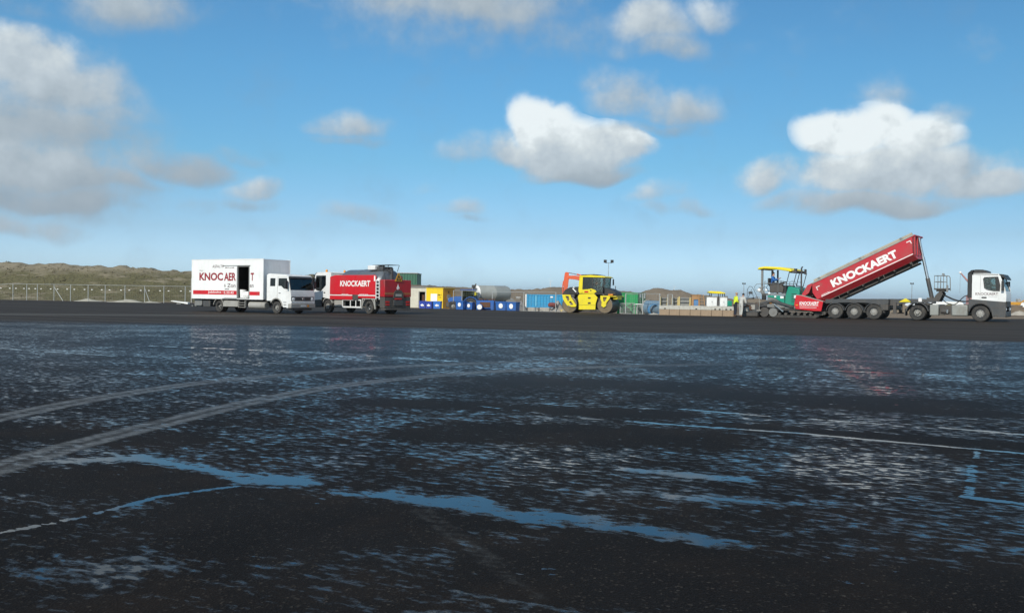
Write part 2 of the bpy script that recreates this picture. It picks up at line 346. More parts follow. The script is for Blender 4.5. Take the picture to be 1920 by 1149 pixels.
REDD = paint('crimson_paint', (.50,.020,.034), .40, dirt=.42)
BLACKP = paint('black_plastic', (.018,.02,.022), .5, dirt=.25)
DGREY = paint('dark_grey_paint', (.055,.06,.065), .5, dirt=.4)
MGREY = paint('grey_metal', (.20,.205,.20), .5, dirt=.4)
LGREY = paint('dusty_grey', (.36,.355,.33), .6, dirt=.4)
TANK = paint('tank_skin', (.16,.18,.20), .35, metal=.4, dirt=.3)
STEEL = paint('bright_steel', (.55,.57,.58), .25, metal=.9, dirt=.2)
GALV = paint('galvanised_steel', (.42,.44,.43), .5, metal=.2, dirt=.2)
RUBBER = paint('tyre_rubber', (.035,.034,.033), .8, dirt=.75, dirtc=(.15,.135,.115), scale=2.5)
RIM = paint('rim_paint', (.36,.36,.34), .5, dirt=.6)
YEL = paint('machine_yellow', (.80,.66,.012), .4, dirt=.15)
CYEL = paint('canopy_yellow', (.86,.70,.02), .45, dirt=.1)
GREEN = paint('machine_green', (.008,.27,.18), .4, dirt=.2)
CGREEN = paint('container_green', (.02,.30,.10), .5, dirt=.25)
DGREEN = paint('dark_container_green', (.012,.13,.07), .5, dirt=.25)
BLUE = paint('machine_blue', (.012,.11,.40), .45, dirt=.2)
DBLUE = paint('deep_blue_plastic', (.010,.045,.36), .45, dirt=.15)
LBLUE = paint('container_blue', (.025,.30,.55), .5, dirt=.25)
ORANGE = paint('excavator_orange', (.75,.13,.05), .45, dirt=.25)
OCHRE = paint('ochre_and_cabin_shade', (.60,.30,.03), .55, dirt=.2)  # also the yellow cabin's side, where its shade is put into the colour
CABY = paint('yellow_cabin', (.85,.60,.01), .5, dirt=.1)
CREAM = paint('cream_cabin', (.62,.60,.50), .6, dirt=.2)
CONC = paint('concrete', (.42,.40,.36), .9, dirt=.5, bump=.5)
CONCB = paint('sandy_concrete', (.34,.25,.17), .9, dirt=.5, bump=.6)
WOOD = paint('raw_timber', (.42,.24,.11), .8, dirt=.4)
WOODY = paint('yellow_timber', (.62,.50,.22), .8, dirt=.3)
RUST = paint('rusty_iron', (.12,.055,.03), .9, dirt=.5, bump=.5)
GRIME = paint('oily_iron', (.07,.065,.06), .7, dirt=.6, bump=.6, dirtc=(.16,.14,.12))
INK = paint('dark_red_lettering', (.30,.02,.03), .5, dirt=.1)
INKG = paint('grey_lettering', (.12,.06,.07), .5, dirt=.1)
INKW = paint('white_lettering', (.88,.88,.86), .45, dirt=.06)
LAMPW = paint('lamp_lens', (.8,.82,.82), .15, dirt=.05)
AMBER = paint('amber_lens', (.75,.28,.02), .25, dirt=.1)
REDL = paint('red_lens', (.55,.02,.02), .25, dirt=.1)
DARKIN = paint('dark_interior', (.012,.012,.012), .9, dirt=.1)
HIVIS = paint('hi_vis_yellow', (.70,.85,.04), .8, dirt=.15)
HIVISO = paint('hi_vis_orange', (.85,.16,.04), .8, dirt=.15)
SKIN = paint('skin', (.48,.28,.20), .6, dirt=.1)
NAVY = paint('navy_cloth', (.015,.02,.035), .9, dirt=.3)
BCLOTH = paint('blue_cloth', (.02,.13,.42), .9, dirt=.1)
GCLOTH = paint('pale_cloth', (.50,.50,.47), .9, dirt=.3)
HAIR = paint('dark_hair', (.02,.014,.01), .8, dirt=.1)
GLASS = glass(); GLASSD = glass('tinted_glass', (.25,.33,.33), .35); GLASSC = glass('clear_glass', (.75,.85,.85), .85)

# ------------------------------------------------------------------ mesh builder
class MB:
    def __init__(s): s.V = []; s.F = []
    def add(s, V, F):
        k = len(s.V); s.V += [tuple(v) for v in V]; s.F += [tuple(i+k for i in f) for f in F]; return s
    def box(s, x0, x1, y0, y1, z0, z1, M=None):
        V = [Vector((x, y, z)) for x in (x0, x1) for y in (y0, y1) for z in (z0, z1)]
        if M is not None: V = [M @ v for v in V]
        return s.add(V, [(0,1,3,2),(4,6,7,5),(0,4,5,1),(2,3,7,6),(0,2,6,4),(1,5,7,3)])
    def plate(s, outer, holes, t0, t1, axis='y'):
        f = {'y': lambda a, b, t: (a, t, b), 'x': lambda a, b, t: (t, a, b), 'z': lambda a, b, t: (a, b, t)}[axis]
        loops = [outer]+list(holes or []); pts = [p for l in loops for p in l]
        tris = tessellate_polygon([[Vector((p[0], p[1], 0)) for p in l] for l in loops]); n = len(pts)
        V = [f(p[0], p[1], t0) for p in pts]+[f(p[0], p[1], t1) for p in pts]
        F = [tuple(q) for q in tris]+[tuple(i+n for i in reversed(q)) for q in tris]
        k = 0
        for l in loops:
            m = len(l)
            for i in range(m): a, b = k+i, k+(i+1) % m; F.append((a, b, b+n, a+n))
            k += m
        return s.add(V, F)
    def cyl(s, p0, p1, r0, r1=None, n=16, caps=True):
        p0, p1 = Vector(p0), Vector(p1); r1 = r0 if r1 is None else r1
        d = (p1-p0).normalized(); a = d.orthogonal().normalized(); b = d.cross(a); V = []
        for p, r in ((p0, r0), (p1, r1)):
            V += [p+a*r*math.cos(2*math.pi*i/n)+b*r*math.sin(2*math.pi*i/n) for i in range(n)]
        F = [(i, (i+1) % n, n+(i+1) % n, n+i) for i in range(n)]
        if caps: F += [tuple(reversed(range(n))), tuple(range(n, 2*n))]
        return s.add(V, F)
    def tube(s, pts, r, n=6):
        pts = [Vector(p) for p in pts]; V = []; a = None
        for i, p in enumerate(pts):
            d = (pts[min(i+1, len(pts)-1)]-pts[max(i-1, 0)]).normalized()
            a = d.orthogonal().normalized() if a is None else (a-d*a.dot(d)).normalized()
            b = d.cross(a); V += [p+a*r*math.cos(2*math.pi*k/n)+b*r*math.sin(2*math.pi*k/n) for k in range(n)]
        F = [(i*n+k, i*n+(k+1) % n, (i+1)*n+(k+1) % n, (i+1)*n+k) for i in range(len(pts)-1) for k in range(n)]
        F += [tuple(reversed(range(n))), tuple(range((len(pts)-1)*n, len(pts)*n))]
        return s.add(V, F)
    def lathe(s, prof, o, axis='y', n=24, sx=1, sz=1, caps=True):
        """prof [(r, a)] swept round axis through o; closed ends where r = 0"""
        V = []; F = []
        for r, a in prof:
            for i in range(n):
                c, q = r*math.cos(2*math.pi*i/n)*sx, r*math.sin(2*math.pi*i/n)*sz
                V.append({'y': (o[0]+c, o[1]+a, o[2]+q), 'x': (o[0]+a, o[1]+c, o[2]+q), 'z': (o[0]+c, o[1]+q, o[2]+a)}[axis])
        for j in range(len(prof)-1):
            for i in range(n):
                k = (i+1) % n; F.append((j*n+i, j*n+k, (j+1)*n+k, (j+1)*n+i))
        if caps: F.append(tuple(range(n))); F.append(tuple(reversed(range((len(prof)-1)*n, len(prof)*n))))
        return s.add(V, F)
    def ball(s, c, r, n=12, m=8):
        if not hasattr(r, '__len__'): r = (r, r, r)
        V = [(c[0], c[1], c[2]-r[2])]; F = []
        for j in range(1, m):
            a = -math.pi/2+math.pi*j/m
            V += [(c[0]+r[0]*math.cos(a)*math.cos(2*math.pi*i/n), c[1]+r[1]*math.cos(a)*math.sin(2*math.pi*i/n), c[2]+r[2]*math.sin(a)) for i in range(n)]
        V.append((c[0], c[1], c[2]+r[2])); top = len(V)-1
        for i in range(n):
            k = (i+1) % n; F.append((0, 1+k, 1+i)); F.append((top, 1+(m-2)*n+i, 1+(m-2)*n+k))
            for j in range(m-2): F.append((1+j*n+i, 1+j*n+k, 1+(j+1)*n+k, 1+(j+1)*n+i))
        return s.add(V, F)
    def build(s, name, mat, parent=None, bevel=0.0, smooth=True, seg=2):
        me = bpy.data.meshes.new(name); me.from_pydata(s.V, [], s.F); me.update()
        bm = bmesh.new(); bm.from_mesh(me); bmesh.ops.recalc_face_normals(bm, faces=bm.faces); bm.to_mesh(me); bm.free()
        me.materials.append(mat)
        if smooth:
            me.polygons.foreach_set('use_smooth', [True]*len(me.polygons)); me.set_sharp_from_angle(angle=math.radians(32))
        o = bpy.data.objects.new(name, me); COL.objects.link(o)
        if parent: o.parent = parent
        if bevel:
            b = o.modifiers.new('bevel', 'BEVEL'); b.width = bevel; b.segments = seg; b.limit_method = 'ANGLE'; b.angle_limit = math.radians(35)
            b.harden_normals = False
        return o
def B(): return MB()
def tag(o, label, cat, group=None, kind=None):
    o['label'] = label; o['category'] = cat
    if group: o['group'] = group
    if kind: o['kind'] = kind
    return o
def ground_matrix(x, y, deg, dz=0.0, tilt=True, z=None):
    a = math.radians(deg); dx, dy = math.cos(a), math.sin(a); e = 1.5
    if tilt:
        fx = Vector((dx, dy, (g(x+dx*e, y+dy*e)-g(x-dx*e, y-dy*e))/(2*e))).normalized()
        fy = Vector((-dy, dx, (g(x-dy*e, y+dx*e)-g(x+dy*e, y-dx*e))/(2*e)))
    else: fx = Vector((dx, dy, 0)); fy = Vector((-dy, dx, 0))
    fy = (fy-fx*fx.dot(fy)).normalized(); fz = fx.cross(fy)
    zz = (g(x, y) if z is None else z)+dz
    return Matrix(((fx.x, fy.x, fz.x, x), (fx.y, fy.y, fz.y, y), (fx.z, fy.z, fz.z, zz), (0, 0, 0, 1)))
def thing(name, label, cat, x, y, deg=0, group=None, dz=0.0, tilt=True, z=None):
    o = bpy.data.objects.new(name, None); COL.objects.link(o); o.empty_display_size = .3
    o.matrix_world = ground_matrix(x, y, deg, dz, tilt, z); return tag(o, label, cat, group)
def copy_tree(o, parent=None):
    c = o.copy(); COL.objects.link(c)
    if parent is not None: c.parent = parent
    for ch in list(o.children): copy_tree(ch, c)
    return c
def text(s, p0, ex, ez, w, h, mat, parent, name='lettering', weight=.0, shear=0.0, th=.006, fit=True):
    """lettering filling w x h metres from lower-left p0 along unit ex, ez"""
    cu = bpy.data.curves.new('t', 'FONT'); cu.body = s; cu.offset = weight; cu.extrude = 0; cu.resolution_u = 3; cu.shear = shear
    ob = bpy.data.objects.new('t', cu); dg = bpy.context.evaluated_depsgraph_get()
    me = bpy.data.meshes.new_from_object(ob); vs = [v.co.copy() for v in me.vertices]; fs = [tuple(p.vertices) for p in me.polygons]
    bpy.data.objects.remove(ob); bpy.data.meshes.remove(me)
    x0 = min(v.x for v in vs); x1 = max(v.x for v in vs); y0 = min(v.y for v in vs); y1 = max(v.y for v in vs)
    p0, ex, ez = Vector(p0), Vector(ex).normalized(), Vector(ez).normalized(); nn = ex.cross(ez)
    n = len(vs); P = [p0+ex*((v.x-x0)/(x1-x0)*w)+ez*((v.y-y0)/(y1-y0)*h) for v in vs]
    return mesh_obj(name, [p+nn*th for p in P], fs, mat, parent)
def wheel(parent, x, y, r, w, side, tyre=None, rimm=None, deep=.10, name='wheel', hub=.25, n=32):
    """side = +1 or -1: which way the rim faces"""
    tyre = tyre or RUBBER; rimm = rimm or RIM; h = w/2; R = r
    b = B(); prof = [(R*.58, -h*.9), (R*.62, -h), (R*.93, -h), (R, -h*.8)]
    for k in range(-2, 3): prof += [(R, k*h*.3-h*.1), (R*.985, k*h*.3-h*.06), (R*.985, k*h*.3+h*.06), (R, k*h*.3+h*.1)]
    prof += [(R, h*.8), (R*.93, h), (R*.62, h), (R*.58, h*.9)]
    b.lathe(prof, (0, 0, 0), 'y', n, caps=False); o = b.build(name, tyre, parent); o.location = (x, y, r)
    rb = B(); sgn = side; d = sgn*(h-deep)
    rb.lathe([(R*.585, sgn*h*.9), (R*.56, sgn*h*.97), (R*.53, sgn*h*.9), (R*.5, d-sgn*.03), (.001, d-sgn*.03)], (0, 0, 0), 'y', n, caps=False)
    rb.build('rim', DGREY, o)
    rb = B(); rb.lathe([(R*.44, d-sgn*.02), (R*.45, d+sgn*.02), (R*.40, d+sgn*.03), (R*.33, d+sgn*.0), (R*hub*.8, d), (R*hub*.62, d+sgn*deep*.7), (R*hub*.5, d+sgn*deep), (.001, d+sgn*deep)], (0, 0, 0), 'y', n)
    for i in range(10):
        a = 2*math.pi*i/10; rb.cyl((R*.30*math.cos(a), d, R*.30*math.sin(a)), (R*.30*math.cos(a), d+sgn*.035, R*.30*math.sin(a)), R*.04, n=6)
    nf = len(rb.F)
    for i in range(8):
        a = 2*math.pi*(i+.5)/8; rb.cyl((R*.385*math.cos(a), d+sgn*.0, R*.385*math.sin(a)), (R*.385*math.cos(a), d+sgn*.036, R*.385*math.sin(a)), R*.038, n=8)
    d_ = rb.build('wheel_disc', rimm, o); d_.data.materials.append(DARKIN)
    for f in range(nf, len(rb.F)): d_.data.polygons[f].material_index = 1
    return o
def microtext(p0, ex, w, h, mat, parent, seed=1, name='small_print'):
    """print too small to read: a row of tiny strokes"""
    rn = random.Random(seed); p0 = Vector(p0); ex = Vector(ex); V=[]; F=[]; x = 0
    while x < w:
        cw = h*rn.uniform(.25, .5)
        if rn.random() < .86:
            hh = h*rn.choice((.65, .65, 1.0)); q = [p0+ex*x, p0+ex*(x+cw), p0+ex*(x+cw)+Vector((0, 0, hh)), p0+ex*x+Vector((0, 0, hh))]
            k = len(V); V += q; F.append((k, k+1, k+2, k+3))
        x += cw+h*.18
    return mesh_obj(name, V, F, mat, parent)
def arc(cx, cz, r, a0, a1, n=10):
    return [(cx+r*math.cos(math.radians(a0+(a1-a0)*i/n)), cz+r*math.sin(math.radians(a0+(a1-a0)*i/n))) for i in range(n+1)]

# ------------------------------------------------------------------ open ground to the horizon
def sand_material(name, c1, c2, c3, c4, sc=1.0, grass=None):
    m, t, p, o = mat_new(name)
    P = t.new('ShaderNodeTexCoord').outputs['Object']
    a = t.noise(P, .05*sc, 5, .6); b = t.noise(P, .6*sc, 5, .65); c = t.noise(P, 4.0*sc, 4, .6)
    col = t.mix(t.ramp(a, .35, .65), c1, c2)
    if grass:
        q = t.new('ShaderNodeSeparateXYZ'); t.put(q.inputs[0], P)
        gm = t.m('MULTIPLY', t.ramp(t.noise(t.v('MULTIPLY', P, (.06, .06, .5)), 3.0, 5, .65, .4), .32, .50), t.ramp(t.m('MULTIPLY_ADD', b, 1.6, q.outputs[2]), 5.4, 4.0))
        col = t.mix(gm, col, t.mix(t.ramp(c, .35, .65), grass, tuple(x*.5 for x in grass)))
    col = t.mix(t.ramp(b, .5, .75, 0, .8), col, c3)
    col = t.mix(t.ramp(c, .6, .8, 0, .4), col, c4)
    t.put(p.inputs['Base Color'], col); p.inputs['Roughness'].default_value = .95; p.inputs['Specular IOR Level'].default_value = .15
    bm = t.new('ShaderNodeBump'); bm.inputs['Strength'].default_value = .7; bm.inputs['Distance'].default_value = .25
    t.put(bm.inputs['Height'], t.m('ADD', b, t.m('MULTIPLY', c, .3))); t.put(p.inputs['Normal'], bm.outputs[0])
    return m
SAND = sand_material('bare_sand', (.17,.125,.085), (.24,.185,.13), (.12,.095,.07), (.30,.25,.19))
BANK = sand_material('bank_earth', (.215,.185,.13), (.26,.225,.16), (.12,.105,.07), (.30,.265,.20), 1.0, (.150,.138,.072))
MOUND = sand_material('mound_earth', (.19,.15,.105), (.23,.185,.135), (.115,.09,.065), (.26,.22,.17))
def terrain_z(x, y):
    e = edge_y(x); d = y-e
    return (g(x, min(y, e))-.07)*(1-ss(1, 26, d)) - .04
def build_terrain():
    xs = [-6000,-3000,-1500,-700,-400,-250]+list(np.linspace(-160, 160, 81))+[250,400,700,1500,3000,6000]
    V=[];F=[]
    offs = [-4,-1.5,0.3,1.5,4,8,13,20,28,40,60,90,140,220,400,800,1600,3500,7000]
    for x in xs:
        e = edge_y(x)
        for y in (-3000, -300, -26, 20): V.append((x, y, -.6 if -165 < x < 165 else -.1))
        for q in offs:
            z = terrain_z(x, e+q)
            if q < 0: z = g(x, e+q)-.3
            if q > 1 and q < 300: z += .10*mnoise.noise(Vector((x*.12, (e+q)*.12, 3)))
            V.append((x, e+q, z))
    n = 4+len(offs)
    for i in range(len(xs)-1):
        for j in range(n-1):
            a=i*n+j; F.append((a,a+n,a+n+1,a+1))
    mesh_obj('ground', V, F, SAND, smooth=True, kind='structure')
build_terrain()
def ridge(name, pts, nseg, width, mat, seed, rough=.5, lump=.9, crest=1.0, rows=28):
    """bank following pts [(x, y, height)]: a rough slope towards -y, a crest, a back slope"""
    xs = np.linspace(0, 1, nseg); L = [0]
    for a, b in zip(pts, pts[1:]): L.append(L[-1]+math.hypot(b[0]-a[0], b[1]-a[1]))
    V=[];F=[]
    for u in xs:
        s_ = u*L[-1]; x = float(np.interp(s_, L, [p[0] for p in pts])); y = float(np.interp(s_, L, [p[1] for p in pts])); h = float(np.interp(s_, L, [p[2] for p in pts]))
        top = h + lump*crest*(mnoise.noise(Vector((s_*.16, seed, 0)))*.8+abs(mnoise.noise(Vector((s_*.42, seed, 5))))*.7)
        for j in range(rows):
            q = j/(rows-1)
            if q < .6: k = q/.6; prof = ss(0, 1, k)*.55+k*.45; yy = y-width*(1-k)
            else: k = (q-.6)/.4; prof = 1-ss(0, 1, k); yy = y+width*.8*k
            z = top*prof
            nz = mnoise.fractal(Vector((x*.35, yy*.35, z*.35+seed)), .8, 2.1, 5)
            z += nz*rough*(.3+prof)*(1 if prof > .03 else 0); yy += nz*.5
            V.append((x, yy, z-.15))
    for i in range(nseg-1):
        for j in range(rows-1):
            a=i*rows+j; F.append((a,a+rows,a+rows+1,a+1))
    return mesh_obj(name, V, F, mat, smooth=True, kind='structure')
ridge('embankment', [(-190,135,5.6),(-90,128,5.3),(-68,126,5.15),(-56,125,4.8),(-50,125,4.45),(-45,127,4.5),(-38,130,4.3),(-30,150,4.2),(-26,200,4.1)], 420, 15, BANK, 3, rough=.45, lump=.35)
def tufts(name, label, src, n, seed, mat, hmin=.15, hmax=.5, lo=.9, zmax=99):
    """rough grass and dead stalks rooted on the bank"""
    rn = random.Random(seed); me = src.data; P = [p for p in me.polygons if p.center.z > lo and p.center.z < zmax and p.normal.y < -.05]; V = []; F = []
    for _ in range(n):
        p = rn.choice(P); c = p.center; c = me.vertices[p.vertices[0]].co.lerp(me.vertices[p.vertices[2]].co, rn.random())
        if mnoise.noise(Vector((c.x*.22, c.y*.22, c.z*.6))) < rn.uniform(-.35, .2): continue
        h = rn.uniform(hmin, hmax); w = h*rn.uniform(.9, 2.0)
        for b_ in range(5):
            a = rn.uniform(0, math.pi); dx, dy = math.cos(a)*w*.18, math.sin(a)*w*.18; ox, oy = rn.uniform(-w, w)*.6, rn.uniform(-w, w)*.6; k = len(V)
            V += [(c.x+ox-dx, c.y+oy-dy, c.z-.1), (c.x+ox+dx, c.y+oy+dy, c.z-.1), (c.x+ox+rn.uniform(-w, w)*.5, c.y+oy+rn.uniform(-w, w)*.5, c.z+h*rn.uniform(.6, 1))]; F.append((k, k+1, k+2))
    o = mesh_obj(name, V, F, mat); return tag(o, label, 'grass', kind='stuff')
tufts('bank_grass', 'rough olive and straw coloured grass tufts scattered over the embankment', bpy.data.objects['embankment'], 14000, 5, paint('tuft_grass', (.165,.145,.080), .9, dirt=.7, dirtc=(.20,.17,.09), scale=.3), .07, .2, lo=.1, zmax=4.6)
tufts('bank_scrub', 'dark low scrub in patches on the embankment', bpy.data.objects['embankment'], 3600, 8, paint('dark_scrub', (.085,.075,.045), .9, dirt=.5, scale=.3), .10, .26, lo=.3)
ridge('hill', [(-60,205,4.6),(-38,225,4.5),(-26,232,4.0),(-18,240,4.0),(-9,246,3.7),(0,250,3.4),(5,248,3.5),(8,244,3.7),(10.5,240,4.2),(15,240,4.1),(21,240,3.7),(30,240,3.4),(36,240,3.1),(38.5,240,3.9),(41,240,4.4),(44,240,4.0),(47.5,240,3.8),(50.5,240,3.0),(54,240,2.6),(58.5,240,2.2),(62,240,1.6),(66,240,.8),(72,240,.3)], 300, 26, MOUND, 9, rough=.30, lump=.22)
def heap(name, x, y, r, h, mat, seed, sy=1.0, n=40, m=12, z0=0.0):
    V=[(x,y,z0+h)];F=[]
    for j in range(1, m+1):
        for i in range(n):
            a=2*math.pi*i/n; q=j/m; rr=r*q*(1+.18*mnoise.noise(Vector((math.cos(a)*1.5,math.sin(a)*1.5,seed))))
            px, py = x+rr*math.cos(a), y+rr*math.sin(a)*sy
            V.append((px, py, z0+h*(1-q)**1.15*(1+.35*mnoise.noise(Vector((px*.9/r*2, py*.9/r*2, seed))))+ .12*h*mnoise.fractal(Vector((px*2/r,py*2/r,seed)),1,2,4)*(1 if j<m else 0)-(.2 if j==m else 0)))
    for i in range(n):
        k=(i+1)%n; F.append((0,1+i,1+k))
        for j in range(m-1): F.append((1+j*n+i,1+(j+1)*n+i,1+(j+1)*n+k,1+j*n+k))
    return mesh_obj(name, V, F, mat, smooth=True)
# ================================================================== BOX TRUCK
def mirror(parent, p, side, h=.42, arm=.22):
    b = B(); b.box(p[0]-.09, p[0]+.05, p[1]+side*arm-.10, p[1]+side*arm+.10, p[2]-h/2, p[2]+h/2)
    b.tube([(p[0]-.05, p[1], p[2]+h*.4), (p[0], p[1]+side*arm*.6, p[2]+h*.42), (p[0], p[1]+side*arm, p[2]+h*.4)], .018)
    b.tube([(p[0]-.05, p[1], p[2]-h*.4), (p[0], p[1]+side*arm, p[2]-h*.4)], .018)
    return b.build('mirror', BLACKP, parent, bevel=.02)
def driver(name, label, parent_matrix, seat, jacket, facing=1, helmet=None, arms=(.42, .05)):
    pass
def box_truck():
    T = thing('box_truck', 'white box truck with red lettering and its side door slid open', 'truck', -15.41, 58.45, -29.9)
    W_ = 1.25; x0, x1, z0, z1 = -8.1, -.97, .93, 3.68
    b = B()
    b.plate([(x0, z0), (x1, z0), (x1, z1), (x0, z1)], [[(-3.38, .99), (-2.33, .99), (-2.33, 3.17), (-3.38, 3.17)]], -W_, -W_+.05)
    b.box(x0, x1, W_-.05, W_, z0, z1); b.box(x0, x1-.001, -W_+.052, W_-.052, z1-.06, z1-.004); b.box(x0+.001, x1-.001, -W_+.052, W_-.052, z0+.002, z0+.08)
    b.box(x1-.05, x1-.003, -W_+.052, W_-.052, z0+.082, z1-.062); b.box(x0+.003, x0+.05, -W_+.052, W_-.052, z0+.082, z1-.062)
    b.build('cargo_box', WHITEB, T)
    tr = B()
    for y in (-W_-.012, W_-.02): tr.box(x0-.012, x1+.012, y, y+.032, z1-.03, z1+.022); tr.box(x0-.012, x1+.012, y, y+.032, z0-.02, z0+.05)
    for y in (-W_-.012, W_-.02):
        for x in (x0-.012, x1-.03): tr.box(x, x+.045, y-.002, y+.034, z0+.05, z1-.03)
    tr.build('edge_trim', WHITE, T, bevel=.008)
    fr = B().plate([(-3.43, .96), (-2.28, .96), (-2.28, 3.22), (-3.43, 3.22)], [[(-3.37, 1.0), (-2.34, 1.0), (-2.34, 3.16), (-3.37, 3.16)]], -W_-.02, -W_+.03)
    fr.build('door_frame', MGREY, T)
    inn = B()
    inn.box(-5.0, -1.1, W_-.09, W_-.06, 1.02, 3.6); inn.box(-4.9, -1.2, W_-.5, W_-.1, 2.2, 2.23); inn.box(-4.9, -1.2, W_-.5, W_-.1, 1.6, 1.63); inn.box(-2.25, -1.15, -.9, -.3, 1.02, 1.9); inn.box(-3.2,-2.6,W_-.5,W_-.15,1.65,1.95)
    inn.box(-5.02, -4.99, -1.19, 1.19, 1.02, 3.6); inn.box(-1.12, -1.09, -1.19, 1.19, 1.02, 3.6); inn.box(-4.98, -1.13, -1.19, 1.19, 3.55, 3.6)
    inn.build('dark_lining', paint('dark_brown_lining', (.05,.04,.032), .9, dirt=.5), T)
    d = B().box(-4.74, -3.45, -W_-.065, -W_-.022, .99, 3.2); d.build('sliding_door', WHITEB, T, bevel=.01)
    B().box(-4.9, -2.2, -W_-.05, -W_-.012, 3.225, 3.265).build('door_rail', MGREY, T); B().box(-4.9, -3.5, -W_-.05, -W_-.012, .945, .975).build('door_rail', MGREY, T)
    B().box(-7.95, -4.755, -W_-.004, -W_+.004, 1.22, 1.51).build('red_stripe', RED, T); B().box(-2.27, -1.30, -W_-.004, -W_+.004, 1.20, 1.46).build('red_stripe', RED, T)
    B().box(-4.735, -3.455, -W_-.069, -W_-.06, 1.215, 1.50).build('red_stripe', RED, T)
    y = -W_-.002; yd = -W_-.067; X = (1, 0, 0); Z = (0, 0, 1)
    text('KNOC', (-7.30, y, 2.20), X, Z, 2.42, .56, INK, T, weight=.035)
    text('AER', (-4.70, yd, 2.19), X, Z, 1.17, .56, INK, T, weight=.035)
    text('T', (-2.16, y, 2.20), X, Z, .30, .54, INK, T, weight=.035)
    text('ASFALTH', (-5.95, y, 3.10), X, Z, 1.15, .20, INKG, T, weight=.0)
    microtext((-4.6, yd-.004, 3.06), X, .9, .10, INKG, T, 3)
    microtext((-7.28, y-.004, 2.88), X, .38, .07, INKG, T, 5)
    text('&', (-4.68, yd, 1.76), X, Z, .15, .2, INKG, T); text('Zon', (-4.36, yd, 1.74), X, Z, .80, .26, INKG, T, weight=.005); text('en', (-2.24, y, 1.74), X, Z, .36, .20, INKG, T, weight=.005)
    microtext((-4.66, yd-.004, 1.57), X, .42, .09, INKG, T, 8)
    text('Jabbeke -', (-6.4, y, 1.28), X, Z, 1.6, .19, INKW, T, weight=.008); text('5.33.43', (-4.70, yd, 1.28), X, Z, .95, .17, INKW, T, weight=.008)
    # chassis
    c = B()
    for yy in (-.42, .36): c.box(-7.9, 1.0, yy, yy+.07, .62, .86)
    for xx in (-7.6, -6.2, -5.0, -3.8, -2.2, -.9): c.box(xx, xx+.1, -1.1, 1.1, .84, .925)
    c.cyl((-5.4, -.9, .40), (-5.4, .9, .40), .09); c.cyl((.13, -.9, .40), (.13, .9, .40), .07); c.cyl((-5.4, 0, .42), (.0, 0, .62), .05)
    c.build('chassis', GRIME, T)
    for yy, s in ((-1.0, -1), (1.0, 1)):
        wheel(T, .13, yy, .40, .24, s, hub=.30); wheel(T, -5.40, yy*.86, .40, .50, s, deep=.18)
    for s in (-1, 1):
        k = B(); y0_, y1_ = (s*1.20, s*1.17)
        k.plate([(-3.45, .40), (-3.45, .80), (-4.75, .82), (-4.86, .74), (-4.93, .40)], [], min(y0_, y1_), max(y0_, y1_)); k.build('side_skirt', LGREY, T, bevel=.01)
        f = B(); ar = arc(-5.40, .42, .50, 8, 172, 12); ar2 = arc(-5.40, .42, .54, 172, 8, 12); f.plate(ar+ar2, [], min(s*.62, s*1.19), max(s*.62, s*1.19)); f.build('mudguard', LGREY, T)
        st = B()
        for zz in (.36, .52, .68): st.box(-3.40, -2.72, s*1.14-.06, s*1.14+.06, zz, zz+.03)
        st.box(-3.40, -3.36, s*1.14-.07, s*1.14+.07, .34, .84); st.box(-2.76, -2.72, s*1.14-.07, s*1.14+.07, .34, .84); st.build('side_step', LGREY, T)
    B().lathe([(.01, 0), (.2, 0), (.235, .03), (.235, 1.55), (.2, 1.58), (.01, 1.58)], (-2.5, -.95, .53), 'x', 20).build('fuel_tank', LGREY, T)
    B().box(-2.2, -.8, .75, 1.15, .32, .75).build('battery_box', MGREY, T, bevel=.02)
    B().box(-7.1, -6.35, -1.1, -.5, .36, .78).build('tool_box', DGREY, T, bevel=.02)
    k = B(); k.box(-8.16, -8.06, -1.2, 1.2, .33, .44); k.box(-8.1, -7.3, -1.0, -.92, .35, .90); k.box(-8.1, -7.3, .92, 1.0, .35, .90); k.box(-7.9,-7.2,-1.15,-1.08,.42,.50); k.build('underrun_bar', MGREY, T, bevel=.01)
    k = B(); k.box(-8.22, -8.14, -1.15, 1.15, 1.0, 2.3); k.box(-8.26, -8.16, -1.2, -1.12, .6, 2.35); k.box(-8.26, -8.16, 1.12, 1.2, .6, 2.35); k.build('tail_lift', LGREY, T, bevel=.01)
    # cab
    arch = arc(.13, .42, .56, 175, 12, 14)
    def side(y0_, y1_):
        out = [(-.76, .86), (-.42, .86)] + arch[0:0] + [(p[0], p[1]+.0) for p in arc(.13, .46, .58, 140, 8, 10)] + [(.80, .40), (1.40, .40), (1.47, .85), (1.46, 1.3), (1.40, 1.62), (1.22, 2.46), (1.05, 2.60), (-.55, 2.70), (-.76, 2.60)]
        h1 = [(-.46, 1.84), (.02, 1.84), (.04, 2.38), (-.44, 2.38)]; h2 = [(.30, 1.86), (.56, 1.86), (.80, 1.68), (1.20, 1.64), (1.10, 2.38), (.32, 2.38)]
        return B().plate(out, [h1, h2], y0_, y1_)
    side(-1.13, -1.09).build('cab_side', WHITE, T); side(1.09, 1.13).build('cab_side', WHITE, T)
    k = B(); k.box(-.76, -.72, -1.088, 1.088, .86, 2.60)
    k.plate([(-.72, 2.605), (-.55, 2.655), (1.05, 2.555), (1.22, 2.42), (1.235, 2.45), (1.07, 2.60), (-.55, 2.70), (-.74, 2.63)], [], -1.088, 1.088)
    k.plate([(1.38, 1.56), (1.44, 1.3), (1.45, 1.14), (1.47, 1.14), (1.462, 1.32), (1.405, 1.59)], [], -1.088, 1.088); k.build('cab_shell', WHITE, T, bevel=.01)
    B().plate([(1.215, 2.44), (1.39, 1.58), (1.40, 1.585), (1.227, 2.45)], [], -1.04, 1.04).build('windscreen', GLASS, T)
    k = B()
